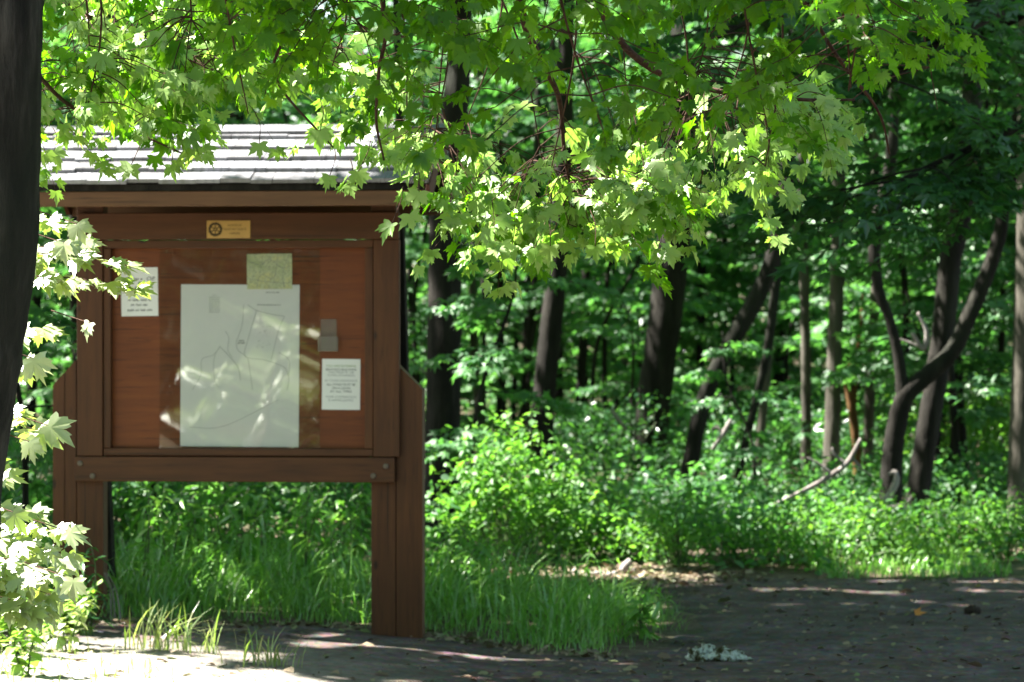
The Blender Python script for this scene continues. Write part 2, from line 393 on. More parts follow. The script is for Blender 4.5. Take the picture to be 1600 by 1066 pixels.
# ------------------------------------------------------------------ setting
sun_data = bpy.data.lights.new('sun', 'SUN'); sun_data.energy = 5.0; sun_data.angle = math.radians(.5); sun_data.color = (1, .96, .88)
sun = bpy.data.objects.new('sun', sun_data); col.objects.link(sun)
sun.rotation_euler = Vector(SUN).to_track_quat('Z', 'Y').to_euler(); sun.location = (-10, 5, 20)
wd = bpy.data.worlds.new('World'); sc.world = wd; wd.use_nodes = True
nt = wd.node_tree; bg = nt.nodes['Background']
sky = nt.nodes.new('ShaderNodeTexSky'); sky.sky_type = 'NISHITA'; sky.sun_disc = False
sky.sun_elevation = math.asin(SUN[2]); sky.sun_rotation = math.atan2(SUN[0], SUN[1])
nt.links.new(mixc(nt, 1.0, sky.outputs[0], (1.0, .92, .79), 'MULTIPLY'), bg.inputs[0]); bg.inputs[1].default_value = 0.052

cam_d = bpy.data.cameras.new('camera'); cam = bpy.data.objects.new('camera', cam_d); col.objects.link(cam)
cam.location = (0, 0, CAMZ); cam.rotation_euler = (PI / 2, 0, 0)
cam_d.sensor_width = 36; cam_d.lens = 36 * FPX / 1600; cam_d.clip_end = 2000
cam_d.dof.use_dof = True; cam_d.dof.focus_distance = 10.0; cam_d.dof.aperture_fstop = cam_d.lens / 1000 / 0.019
sc.camera = cam
sc.view_settings.view_transform = 'Standard'; sc.view_settings.look = 'None'; sc.view_settings.exposure = 0
sc.cycles.film_exposure = 8.1
sc.cycles.use_denoising = True
sc.cycles.max_bounces = 6; sc.cycles.diffuse_bounces = 4; sc.cycles.glossy_bounces = 3; sc.cycles.transparent_max_bounces = 8
sc.cycles.caustics_reflective = False; sc.cycles.caustics_refractive = False; sc.cycles.sample_clamp_indirect = 6

def grid(xs, ys):
    X, Y = np.meshgrid(xs, ys); nx, ny = len(xs), len(ys)
    i = np.arange(nx * ny).reshape(ny, nx)
    F = np.stack([i[:-1, :-1], i[:-1, 1:], i[1:, 1:], i[1:, :-1]], -1).reshape(-1, 4)
    return X.ravel(), Y.ravel(), F
xs = np.concatenate([np.linspace(-300, -9, 20), np.arange(-8, 9, .1), np.linspace(10, 300, 20)])
ys = np.concatenate([np.linspace(-300, 5, 30), np.arange(6, 30, .1), np.linspace(30.5, 90, 60), np.linspace(100, 600, 20)])
X, Y, F = grid(xs, ys)
o = link('ground', mesh_np('ground', np.column_stack([X, Y, gz(X, Y)]), F, 4, smooth=True), [M['floor']]); o['kind'] = 'structure'

PATHPOLY = np.array([(-14, 2), (-14, 15.2), (-6, 15.3), (-2.9, 15.7), (-2.19, 15.97), (-.79, 16.5), (-.35, 16.2), (.51, 15.66), (.73, 15.98), (1.1, 17.3), (1.05, 19.2), (.9, 20.1), (1.35, 20.6), (2.74, 20.9), (3.6, 20.75), (6, 20.5), (14, 20), (14, 2)])
def path_sd(x, y):
    x = np.asarray(x, float); y = np.asarray(y, float)
    d = np.full(x.shape, 1e9); ins = np.zeros(x.shape, bool)
    n = len(PATHPOLY)
    for i in range(n):
        a, b = PATHPOLY[i], PATHPOLY[(i + 1) % n]
        e = b - a; wx, wy = x - a[0], y - a[1]
        t = np.clip((wx * e[0] + wy * e[1]) / (e @ e), 0, 1)
        d = np.minimum(d, np.hypot(wx - e[0] * t, wy - e[1] * t))
        c = ((a[1] > y) != (b[1] > y)) & (x < e[0] * (y - a[1]) / (e[1] if e[1] else 1e-9) + a[0])
        ins ^= c
    wob = .08 * np.sin(x * 5.1 + y * 2) * np.sin(y * 4.3) + .05 * np.sin(x * 13 + 1) * np.sin(y * 11)
    return np.where(ins, d, -d) + wob
X, Y, F = grid(np.arange(-14, 14, .08), np.arange(2, 22, .08))
sd = path_sd(X, Y)
Z = gz(X, Y) + np.clip(sd * .15, -.03, .008)
F = F[(sd[F] > -.12).all(1)]
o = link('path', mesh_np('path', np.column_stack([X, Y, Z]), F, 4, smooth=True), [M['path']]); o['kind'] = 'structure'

# ------------------------------------------------------------------ sun wells (gaps cut in the canopy to place sunlight)
wells = []
def well(px, py, D, r): p = W(px, py, D); wells.append((*p, r))
def gwell(x, y, r): wells.append((x, y, float(gz(x, y)), r))
for x, y, r in [(-3.6, 14.2, .75), (-2.9, 14.0, .8), (-2.2, 13.6, .85), (-1.7, 13.3, .7), (-1.35, 13.3, .5), (-3.0, 12.6, 1.), (-4.2, 13, 1), (-1.6, 12.4, .9), (-2.5, 14.6, .35), (-3.2, 15.1, .35), (-1.9, 14.3, .3), (-.95, 13.55, .3), (-.7, 13.65, .25), (-1.3, 13.9, .3), (-1.98, 15.15, .28), (-2.3, 15.0, .3), (-1.4, 14.75, .2)]: gwell(x, y, r)
for px, py, r in [(40, 380, .33), (130, 450, .33), (210, 460, .25), (60, 560, .25), (60, 680, .3), (60, 860, .33), (20, 930, .33), (-150, 500, .4), (-150, 800, .4), (-280, 400, .4), (-280, 650, .45), (-350, 850, .4), (110, 880, .2)]: well(px, py, 10.6, r)
for x in np.arange(-2.6, -.6, .25):
    for y, z in ((15.76, 2.465), (15.9, 2.53), (16.05, 2.60), (16.25, 2.70)): wells.append((x, y, z, .2 if y > 15.8 else .13))
for px, py, r in [(640, 340, .16), (720, 330, .22), (780, 400, .22), (850, 380, .24), (930, 390, .2), (820, 310, .22), (950, 300, .25), (1040, 310, .2), (1130, 290, .2), (600, 370, .1), (1000, 240, .2), (880, 260, .2), (700, 260, .2), (1080, 350, .2)]: well(px, py, 10.3, r * 1.7)
for px, py, r in [(110, 60, .22), (200, 130, .25), (280, 90, .2), (130, 180, .22), (230, 220, .15), (320, 200, .12), (60, 250, .15), (200, 290, .1), (270, 280, .08), (520, 300, .14), (460, 160, .2), (560, 250, .2), (650, 170, .15), (760, 220, .22), (960, 180, .2)]: well(px, py, 10.3, r * (1.7 if px < 360 else 1.35))
for px, py, D, r in [(760, 720, 21.5, .5), (730, 800, 21.5, .4), (840, 780, 21.5, .5), (870, 720, 22, .4), (930, 830, 22, .25), (1020, 850, 22, .22), (800, 850, 21, .35), (960, 885, 20.5, .3), (1050, 895, 20.5, .2),
                     (1180, 820, 22, .12), (1250, 820, 22, .12), (1330, 830, 22, .12), (1440, 870, 22.5, .5), (1540, 840, 23, .45), (1590, 850, 23, .4), (1480, 730, 31, .8), (1560, 690, 31, .7), (1400, 885, 21.5, .35),
                     (1190, 560, 25.2, .2), (1130, 570, 25.2, .12), (1400, 420, 26, .25), (1300, 480, 27, .2), (1040, 440, 30, .25), (1320, 715, 24.2, .3), (1275, 755, 24.2, .2), (1330, 700, 29, .4), (1420, 230, 28, .4), (1500, 280, 28, .5), (1580, 200, 28, .5), (1560, 330, 29, .4), (1450, 330, 29, .4), (1330, 300, 30, .4), (990, 560, 29, .3), (700, 560, 30, .3), (830, 600, 30, .3)]: well(px, py, D, r)
for px, py, r in [(1200, 922, .07), (1250, 922, .08), (1320, 925, .09), (1400, 930, .09), (1340, 942, .06), (1220, 942, .05), (1450, 944, .07), (1500, 950, .06), (1390, 908, .10), (1520, 912, .12), (1590, 912, .12), (1520, 928, .08), (1590, 930, .1), (1600, 943, .06), (1480, 958, .05), (1100, 912, .08)]:
    D = 1.675 * FPX / (py - 533); well(px, py, D, r)
for i in range(16): well(R.uniform(1370, 1640), R.uniform(330, 760), R.uniform(30, 46), R.uniform(.35, .8))
for i in range(9): well(R.uniform(1080, 1320), R.uniform(330, 660), R.uniform(33, 46), R.uniform(.3, .6))
for i in range(55): wells.append((R.uniform(-2.3, 1.0), R.uniform(16.3, 19.6), .3, R.uniform(.03, .08)))
for i in range(16): well(R.uniform(170, 580), R.uniform(760, 840), R.uniform(19.6, 21.5), R.uniform(.06, .16))
for i in range(190):
    D = R.uniform(27, 55); px = R.uniform(-150, 1750); p = W(px, R.uniform(0, 700), D); wells.append((*p, R.uniform(.15, .7)))
def keep_shade(P):
    """False where a canopy leaf would stand in one of the gaps the sun comes through"""
    WL = np.array(wells); k = np.ones(len(P), bool)
    for i in range(0, len(P), 4000):
        Q = P[i:i + 4000]
        d = Q[:, None, :] - WL[None, :, :3]
        t = d @ SUN
        perp = np.sqrt(np.maximum((d ** 2).sum(2) - t ** 2, 0))
        sky_gap = np.hypot(Q[:, 0] + .5, Q[:, 1] - 17.0) < 1.2 + .5 * Q[:, 2]  # overhead opening carved so skylight brightens the grass
        gx, gy = Q[:, 0] - SUN[0] / SUN[2] * Q[:, 2], Q[:, 1] - SUN[1] / SUN[2] * Q[:, 2]
        sky_gap &= (gx > np.where((gy > 15) & (gy < 22), 7.2, 4.6)) | (gy < 12.6) | ((gx < -2.6) & (gy < 15.4))
        k[i:i + 4000] = ~sky_gap & ~((perp < WL[None, :, 3] + .08) & (t > 0.8)).any(1)
    return k

# ------------------------------------------------------------------ kiosk
KX, KY, YAW = -1.514, 16.25, math.radians(5)
kz0 = 0.0
kiosk = empty('information_kiosk', (KX, KY, 0), -YAW)
tag(kiosk, 'brown wooden trailhead notice board with a shingled gable roof on two posts', 'notice board')
B = .004
def kbox(name, x0, x1, y0, y1, z0, z1, mat, parent=kiosk, bev=B): return MB().box(x0, x1, y0, y1, z0, z1, 0, bev).build(name, mat, parent)
# posts and shoulder boards
kbox('post', -.897, -.747, -.03, .08, -.35, 2.36, M['wood_v'])
kbox('post', .747, .884, -.03, .08, -.35, 2.36, M['wood_v'])
MB().prism([(-1.030, -.35), (-.966, -.35), (-.966, 1.425), (-1.030, 1.356)], -.035, .085).build('shoulder_board', M['wood_v'], kiosk)
MB().prism([(-.963, -.35), (-.9, -.35), (-.9, 1.495), (-.963, 1.428)], -.032, .085).build('shoulder_board', M['wood_v'], kiosk)
MB().prism([(.887, -.35), (1.030, -.35), (1.030, 1.335), (.887, 1.475)], -.035, .085).build('shoulder_board', M['wood_v'], kiosk)
# framed board
kbox('back_panel', -.74, .74, -.012, .0, .95, 2.15, M['ply'])
kbox('header_board', -.882, .905, -.075, -.033, 2.158, 2.305, M['wood_h'])
kbox('stile', -.885, -.742, -.072, -.032, .966, 2.155, M['wood_v'])
kbox('stile', .765, .908, -.072, -.032, .966, 2.155, M['wood_v'])
kbox('frame_strip', -.739, .762, -.062, -.014, 2.112, 2.155, M['wood_h'])
kbox('frame_strip', -.739, .762, -.062, -.014, .968, 1.008, M['wood_h'])
kbox('frame_strip', -.739, -.698, -.060, -.014, 1.010, 2.110, M['wood_v'])
kbox('frame_strip', .715, .762, -.060, -.014, 1.010, 2.110, M['wood_v'])
beam = kbox('cross_beam', -.898, .882, -.082, -.032, .826, .962, M['wood_h'])
for bx_, bz_ in [(-.865, .925), (-.795, .855), (.835, .915), (.765, .862)]:
    MB().tube([(bx_, -.081, bz_), (bx_, -.090, bz_), (bx_, -.092, bz_)], [.016, .015, .010], 12).build('bolt', M['bolt'], beam)
for sx in (-.89, .90):
    MB().prism([(sx - .03, -.35), (sx + .03, -.35), (sx + .03, 2.3), (sx - .03, 2.3)], 0, .09).build('x', M['wood_v']) if False else None
# rear braces: sloping legs behind the panel
for sx in (-.86, .865):
    mb = MB()
    a0, a1 = np.array([sx, .10, 2.25]), np.array([sx + .01, .62, -.2])
    V = []
    for p in (a0, a1):
        for dx, dy in ((-.045, -.045), (.045, -.045), (.045, .045), (-.045, .045)): V.append(p + [dx, dy, 0])
    mb.add(V, [(0, 1, 5, 4), (1, 2, 6, 5), (2, 3, 7, 6), (3, 0, 4, 7), (3, 2, 1, 0), (4, 5, 6, 7)])
    mb.build('rear_brace', M['bark_dark'], kiosk)
# roof
EY, EZ, RY, RZ, BY = -.52, 2.435, .12, 2.752, .74
sl = math.atan2(RZ - EZ, RY - EY); slen = math.hypot(RZ - EZ, RY - EY)
ux = np.array([0, math.cos(sl), math.sin(sl)]); un = np.array([0, -math.sin(sl), math.cos(sl)])
def slope_roof(flip):
    mb = MB(); HW = 1.13
    ncourse = 5; exp_ = slen / (ncourse - .35)
    for c in range(ncourse):
        x = -HW + R.uniform(-.08, 0); s0 = c * exp_ - .015
        while x < HW:
            w = R.uniform(.09, .24); x1 = min(x + w, HW)
            xa = max(x, -HW) + .0015; xb = x1 - .0015
            x += w
            if xb - xa < .01: continue
            j = R.normal(0, .005) ; lift = R.uniform(0, .005); th = .020 + R.uniform(0, .006)
            s1 = min(s0 + exp_ * 1.35, slen + .01)
            P = []
            for xx in (xa, xb):
                for (s_, h) in ((s0 + j, .012 + lift), (s0 + j, .012 + lift + th), (s1, .010), (s1, .002)):
                    p = np.array([0, EY, EZ]) + ux * s_ + un * h
                    p[0] = xx
                    if flip: p[1] = 2 * RY - p[1]
                    P.append(p)
            F = [(0, 1, 2, 3), (7, 6, 5, 4), (0, 4, 5, 1), (1, 5, 6, 2), (2, 6, 7, 3), (3, 7, 4, 0)]
            mb.add(P, F, 0)
    return mb
mb = slope_roof(False); mb2 = slope_roof(True)
for V in mb2.v: pass
off = mb.n
mb.v += mb2.v; mb.f += [[i + off for i in f] for f in mb2.f]; mb.m += mb2.m; mb.n += mb2.n
# ridge cap and deck
for fl in (0, 1):
    P = []
    for xx in (-1.135, 1.135):
        for s_, h in ((slen - .07, .033), (slen - .07, .045), (slen + .02, .045), (slen + .02, .033)):
            p = np.array([xx, EY, EZ]) + ux * s_ + un * h
            if fl: p[1] = 2 * RY - p[1] + .001; p[2] += .0015
            P.append(p)
    mb.add(P, [(0, 1, 2, 3), (7, 6, 5, 4), (0, 4, 5, 1), (1, 5, 6, 2), (2, 6, 7, 3), (3, 7, 4, 0)], 0)
roof = mb.build('roof', [M['shingle']], kiosk)
# roof deck: two thin sloping panels
mb = MB()
mb.add([(x, y, z) for x in (-1.10, 1.10) for y, z in ((EY + .004, EZ - .030), (EY + .004, EZ + .004), (RY, RZ + .004), (2 * RY - EY - .004, EZ + .004), (2 * RY - EY - .004, EZ - .030), (RY, RZ - .018))],
       [(0, 1, 2, 5), (5, 2, 3, 4), (6, 11, 8, 7), (11, 10, 9, 8), (0, 6, 7, 1), (1, 7, 8, 2), (2, 8, 9, 3), (3, 9, 10, 4), (4, 10, 11, 5), (5, 11, 6, 0)])
mb.build('roof_deck', M['bark_dark'], kiosk)  # front edge coloured near black for shingle butts and the eave shadow
kbox('fascia', -1.100, 1.100, EY + .012, EY + .05, 2.322, 2.402, M['fascia'])
kbox('fascia', -1.100, 1.100, 2 * RY - EY - .05, 2 * RY - EY - .012, 2.322, 2.402, M['fascia'])
for sx in (-1, 1):
    x0, x1 = (1.103, 1.126) if sx > 0 else (-1.126, -1.103)
    P = [(EY + .0, EZ - .004), (RY, RZ - .002), (2 * RY - EY, EZ - .004), (2 * RY - EY, 2.33), (2 * RY - EY - .08, 2.33), (RY, RZ - .10), (EY + .08, 2.33), (EY, 2.33)]
    V = [(x, y, z) for x in (x0, x1) for y, z in P]
    F = [(0, 1, 5, 6), (0, 6, 7), (1, 2, 4, 5), (2, 3, 4)]
    F = F + [tuple(i + 8 for i in f[::-1]) for f in F] + [(i, (i + 1) % 8, (i + 1) % 8 + 8, i + 8) for i in range(8)]
    MB().add(V, F).build('barge_board', M['wood_red'], kiosk)
for rx in (-.33, .12, .55, -.93, .93):
    a = math.tan(sl)
    P = [(EY + .055, EZ - .014 - .0), (RY, RZ - .02), (RY, RZ - .10), (EY + .055, EZ - .09)]
    mb = MB()
    V = [(x, y, z) for x in (rx - .02, rx + .02) for y, z in P]
    mb.add(V, [(0, 1, 2, 3), (7, 6, 5, 4), (0, 4, 5, 1), (1, 5, 6, 2), (2, 6, 7, 3), (3, 7, 4, 0)])
    mb.build('rafter', M['stem' if rx > -.5 and rx < .7 else 'wood_h'], kiosk)

# lettering -> flat mesh polygons in (x,z), facing -y
def text_polys(txt, size, cx, cz, align='CENTER', w=None, shear=0.0):
    cu = bpy.data.curves.new('t', 'FONT'); cu.body = txt; cu.size = size; cu.align_x = align; cu.align_y = 'CENTER'; cu.resolution_u = 2; cu.shear = shear
    ob = bpy.data.objects.new('t', cu)
    me = bpy.data.meshes.new_from_object(ob)
    V = np.array([v.co[:] for v in me.vertices]).reshape(-1, 3); F = [list(p.vertices) for p in me.polygons]
    bpy.data.objects.remove(ob); bpy.data.curves.remove(cu); bpy.data.meshes.remove(me)
    if len(V) == 0: return np.zeros((0, 3)), []
    if w: V[:, 0] *= w / max(1e-6, np.ptp(V[:, 0]))
    return np.column_stack([V[:, 0] + cx, np.zeros(len(V)), V[:, 1] + cz]), F
def put_text(mb, txt, size, cx, cz, y, m, **kw):
    V, F = text_polys(txt, size, cx, cz, **kw)
    if len(V): V[:, 1] = y; mb.add(V, F, m)
def strip(mb, pts, w, y, m):
    P = smooth_path(np.array([(a, 0, b) for a, b in pts]), 6 * len(pts))
    T = nrm(np.gradient(P, axis=0)); S = np.column_stack([-T[:, 2], T[:, 0] * 0, T[:, 0]]) * w / 2
    V = np.vstack([P + S, P - S]); V[:, 1] = y; n = len(P)
    mb.add(V, [(i, i + 1, i + 1 + n, i + n) for i in range(n - 1)], m)
def scrawl(mb, cx, cz, w, h, y, m, seed, t=.0022):
    """a line of writing too blurred in the photo to be read: runs of small strokes"""
    r = np.random.default_rng(seed); x = cx - w / 2
    while x < cx + w / 2:
        L_ = min(r.uniform(.012, .034) * (h / .012), cx + w / 2 - x); k = max(3, int(L_ / (h * .32)))
        pts = [(x + L_ * i / k, cz + (h * .42 if i % 2 else -h * .42) * r.uniform(.5, 1)) for i in range(k + 1)]
        strip(mb, pts, t, y, m); x += L_ + h * .6
def KP(px, py): return ((px - 371.5) / 283., 1.6 - (py - 533) / 283.)   # board plane px -> local x,z
def sheet(px0, px1, py0, py1): 
    x0, z1 = KP(px0, py0); x1, z0 = KP(px1, py1); return x0, x1, z0, z1
def paper(name, px0, px1, py0, py1, yf, mats, draw, label, cat, rot=0, curl=.004):
    x0, x1, z0, z1 = sheet(px0, px1, py0, py1); cx, cz = (x0 + x1) / 2, (z0 + z1) / 2; w, h = x1 - x0, z1 - z0
    mb = MB()
    mb.box(-w / 2, w / 2, 0, .0012, -h / 2, h / 2, 0)
    draw(mb, w, h, -.0008)
    o = mb.build(name, mats)
    o.matrix_world = kiosk_m @ Matrix.Translation((cx, yf, cz)) @ Matrix.Rotation(rot, 4, 'Y')
    tag(o, label, cat); return o
kiosk_m = Matrix.Translation((KX, KY, 0)) @ Matrix.Rotation(-YAW, 4, 'Z')
YP = -.0145
def d_dog(mb, w, h, y):
    L = [('YOU ARE ENTERING', .36, 1, .78), ('BROOKSVALE PARK', .29, 2, .80), ('MAINTAINED BY THE', .235, 3, .66), ('TOWN OF HAMDEN', .175, 3, .72), ('BY TOWN ORDINANCE', .07, 3, .84), ('ALL DOGS MUST BE', -.005, 2, .76), ('ON A LEASH', -.075, 2, .48), ('AT ALL TIMES', -.14, 2, .56), ('YOUR COOPERATION', -.25, 3, .80), ('IS APPRECIATED', -.315, 3, .66)]
    for t, f, m_, ww in L: put_text(mb, t, .0175, 0, f * h, y, m_, w=ww * w)
    for sx in (-1, 1): put_text(mb, '.', .03, sx * .44 * w, -.46 * h, y, 3)
paper('notice', 505, 565, 561, 640, YP, [M['paper'], M['ink_green'], M['ink'], M['ink_grey']], d_dog, 'small printed white notice about keeping dogs leashed, pinned right of the clear sheet', 'notice', rot=math.radians(.5))
def d_hand(mb, w, h, y):
    scrawl(mb, -.03, .26 * h, .09, .016, y, 1, 1, .003); put_text(mb, 'Of!', .036, .062, .26 * h, y, 1, shear=.15)
    put_text(mb, 'at', .030, 0, .185 * h, y, 1, shear=.15)
    for i, (f, ww) in enumerate(((.09, .15), (-.17, .13), (-.27, .10), (-.38, .14))): scrawl(mb, 0, f * h, ww, .014, y, 1, 10 + i, .003)
paper('notice', 187.5, 246, 418, 494, YP, [M['paper'], M['ink']], d_hand, 'white paper with hand lettering, half hidden by sunlit leaves on the left of the board', 'notice', rot=math.radians(-.8))
def d_map(mb, w, h, y):
    px = lambda X_, Y_: ((X_ - 390) / 640 * w, (612 - Y_) / 855 * h)     # zoom-crop coordinates
    for ln, ww, m_ in [([(480, 320), (455, 400), (435, 470), (415, 540), (430, 570), (520, 580), (600, 605), (640, 630), (655, 690), (645, 740)], .0035, 2),
                   ([(370, 490), (380, 530), (430, 570), (445, 640), (460, 740)], .0035, 2), ([(280, 510), (330, 560), (380, 620), (395, 690)], .004, 2),
                   ([(280, 510), (250, 580), (255, 690), (280, 730)], .003, 2), ([(280, 520), (240, 560), (185, 580), (180, 660), (135, 740)], .003, 2),
                   ([(310, 430), (330, 465), (325, 530), (350, 570)], .003, 2), ([(410, 290), (400, 400), (370, 490)], .002, 3), ([(430, 290), (480, 320), (560, 340), (630, 350)], .002, 3),
                   ([(630, 350), (600, 420), (560, 580)], .002, 3), ([(120, 940), (310, 930), (600, 790)], .002, 3), ([(600, 540), (655, 580), (655, 660)], .0025, 3)]:
        strip(mb, [px(*p) for p in ln], ww, y, m_)
    R2 = np.random.default_rng(5)
    x, z = px(398, 486)
    scrawl(mb, x, z + .006, .03, .008, y, 1, 21); scrawl(mb, x, z - .007, .04, .008, y, 1, 22)
    x, z = px(565, 225); scrawl(mb, x, z, .075, .007, y, 3, 23)
    x, z = px(545, 291); scrawl(mb, x, z, .13, .007, y, 3, 24)
    for i in range(9):
        x, z = px(252, 242 + i * 11); scrawl(mb, x, z, .06 if i else .02, .006, y, 3, 30 + i, .0015)
    for i in range(34):
        x, z = px(R2.uniform(480, 560), R2.uniform(400, 520)); mb.add([(x, y, z), (x + .003, y, z), (x + .003, y, z + .003), (x, y, z + .003)], [(0, 1, 2, 3)], 3)
paper('trail_map', 282, 469, 445, 698, YP, [M['paper'], M['ink'], M['map_line'], M['ink_grey']], d_map, 'large white trail map sheet behind clear plastic in the middle of the board', 'map', rot=math.radians(.35))
def d_small(mb, w, h, y):
    for ln in [[(-.5, .3), (-.2, .2), (.0, .35), (.3, .1), (.5, .15)], [(-.3, -.5), (-.2, -.1), (.1, -.2), (.2, .5)], [(-.5, -.2), (-.1, -.3), (.4, -.35), (.5, -.3)], [(.35, -.5), (.3, -.1), (.45, .5)]]:
        strip(mb, [(a * w * .96, b * h * .96) for a, b in ln], .0025, y, 1)
paper('area_map', 387, 458, 397, 452, YP - .003, [M['smallmap'], M['ink_grey']], d_small, 'small greenish yellow area map overlapping the top of the white trail map', 'map', rot=math.radians(-.5))
# clear acrylic sheet over maps
x0, x1, z0, z1 = sheet(249, 502, 390, 700)
ax = np.linspace(x0, x1, 50); az = np.linspace(z0, z1, 60); X, Z_, F = grid(ax, az)
Yw = -.026 + .0008 * np.sin(X * 6 + Z_ * 3.0) * np.sin(Z_ * 4.3) + .0004 * np.sin(Z_ * 13 + X * 7) + .00025 * np.sin(X * 21 - Z_ * 9)
acr = link('acrylic_sheet', mesh_np('acrylic_sheet', np.column_stack([X, Yw, Z_]), F[:, ::-1], 4, smooth=True), [M['acrylic']], kiosk)
acr['label'] = 'clear wavy plastic sheet reflecting sunlit leaves'
# leaflet holder
x0, x1, z0, z1 = sheet(500, 531, 499, 549)
mb = MB(); mb.box(x0 + .01, x1 - .01, -.018, -.0145, z0, z1, 0, .001)
mb.box(x0, x1, -.050, -.047, z0, z0 + .08, 0, .001); mb.box(x0, x0 + .004, -.046, -.0185, z0, z0 + .08); mb.box(x1 - .004, x1, -.046, -.0185, z0, z0 + .08); mb.box(x0 + .005, x1 - .005, -.046, -.0185, z0 + .001, z0 + .004)
mh, nt, out = newmat('cloudy_plastic'); p = bsdf(nt, out, (.30, .27, .23), .25); p.inputs['Alpha'].default_value = .25; M['plastic'] = mh
mb.build('leaflet_holder', M['plastic'], kiosk)
# brass plaque with wheel emblem
x0, x1, z0, z1 = sheet(327, 395.5, 345.5, 373)
mb = MB(); cx, cz = (x0 + x1) / 2, (z0 + z1) / 2; w, h = x1 - x0, z1 - z0
mb.box(x0, x1, -.080, -.0755, z0, z1, 0, .0018)
yy = -.0806
ex, ez, er = x0 + .195 * w, cz, .40 * h
def ring(r0, r1, n=48, teeth=0):
    a = np.arange(n) * 2 * PI / n
    ro = r1 * (1 + (.06 * np.sign(np.sin(a * teeth)) if teeth else 0))
    V = np.vstack([np.column_stack([ex + ro * np.cos(a), a * 0 + yy, ez + ro * np.sin(a)]), np.column_stack([ex + r0 * np.cos(a), a * 0 + yy, ez + r0 * np.sin(a)])])
    mb.add(V, [(i, (i + 1) % n, (i + 1) % n + n, i + n) for i in range(n)], 1)
ring(.66 * er, er, 96, 24); ring(.12 * er, .26 * er)
for k in range(6):
    a = k * PI / 3 + .52; c_, s_ = math.cos(a), math.sin(a); ww = .075 * er
    mb.add([(ex + c_ * r_ - s_ * q, yy - .0001, ez + s_ * r_ + c_ * q) for r_, q in ((.24 * er, -ww), (.68 * er, -ww), (.68 * er, ww), (.24 * er, ww))], [(0, 1, 2, 3)], 1)
for t, f, ww in (('DONATED BY', .22, .32), ('THE ROTARY CLUB OF', .0, .54), ('HAMDEN', -.24, .23)):
    put_text(mb, t, .0165, x0 + .64 * w, cz + f * h, yy, 1, w=ww * w)
plq = mb.build('plaque', [M['brass'], M['engrave']], kiosk); plq['label'] = 'small brass plaque with a cogwheel emblem'

# ------------------------------------------------------------------ near maple tree (trunk at the picture's edge, boughs hanging over the board)
near = empty('maple_tree', (-1.86, 8.5, float(gz(-1.86, 8.5))))
tag(near, 'maple with dark leaning trunk and low sunlit boughs hanging in front of the notice board', 'tree')
def rel(o, P): return np.asarray(P, float) - np.array(o.location)
ctr = [(-135, 1340), (-95, 1060), (-88, 820), (-66, 640), (-50, 520), (-32, 380), (-28, 250), (-22, 60), (-18, -200), (-30, -700), (-40, -1300)]
P = smooth_path([W(a, b, 8.5) for a, b in ctr], 60)
rad = np.interp(P[:, 2], [.1, .6, 1.2, 1.9, 3, 5.5], [.21, .17, .155, .165, .155, .11])
MB().tube(rel(near, P), rad, 28, wob=.035).build('trunk', M['bark_near'], near, True)
limbs = {
 'A': [(-20, -900, 8.5), (400, -700, 8.7), (760, -330, 9.2), (812, 0, 9.6), (838, 80, 9.8), (873, 152, 10), (881, 230, 10.1), (892, 300, 10.2)],
 'B': [(-20, -1000, 8.5), (500, -800, 8.8), (850, -250, 9.4), (932, 0, 9.7), (1000, 95, 9.9), (1100, 138, 10), (1240, 155, 10), (1335, 156, 10.1)],
 'C': [(-25, -300, 8.5), (20, -120, 9.3), (100, 0, 10.0), (170, 38, 10.2), (235, 62, 10.3), (330, 110, 10.3)],
 'D': [(-25, 20, 8.5), (30, 90, 9.6), (60, 118, 10), (110, 165, 10.2), (200, 202, 10.3), (285, 240, 10.3)],
 'E': [(-20, -800, 8.5), (250, -600, 8.6), (540, -200, 8.8), (600, 20, 8.9), (592, 110, 9), (588, 190, 9.2), (600, 250, 9.4)],
 'F': [(-20, -700, 8.5), (150, -450, 8.6), (380, -150, 8.8), (450, 20, 9), (430, 120, 9.1), (520, 230, 9.8)],
 'G': [(500, -800, 8.8), (1000, -500, 8.7), (1150, -200, 8.9), (1290, 60, 9.2), (1370, 170, 9.4), (1390, 240, 9.6)],
}
LP = {}
for k, pts in limbs.items():
    P = smooth_path([W(*p) for p in pts], 40); LP[k] = P
    r = np.linspace(.032 if k in 'CD' else .045, .0035, len(P)) if k not in 'AB' else np.interp(np.arange(len(P)), [0, len(P) * .4, len(P) - 1], [.05, .015, .004])
    if k in 'CD': r = np.interp(np.arange(len(P)), [0, len(P) * .4, len(P) - 1], [.02, .008, .003])
    if k in 'EFG': r = np.interp(np.arange(len(P)), [0, len(P) * .5, len(P) - 1], [.04, .007, .003])
    MB().tube(rel(near, P), r, 8, wob=.03).build('limb', M['twig'], near, True)
NL = Leaves(); NLp = Leaves(); NT = MB()
extra = []
for i in range(26):
    px = 60 + 1380 * (i + R.random()) / 26; D = R.uniform(8.4, 11); e = px + R.normal(0, 60); ye = min(260, max(-20, 200 + R.normal(0, 60) - (90 if px < 560 else 0)))
    P = smooth_path([W(px - R.uniform(-40, 160), -420, D - .3), W(px - 30, -180, D - .1), W((px + e) / 2 + R.normal(0, 15), ye * .35 - 30, D), W(e, ye, D + .2)], 26)
    NT.tube(P, np.interp(np.arange(len(P)), [0, len(P) * .5, len(P) - 1], [.012, .0045, .002]), 6, wob=.03, cap=False); extra.append(P)
ALLP = np.concatenate(list(LP.values()) + extra)
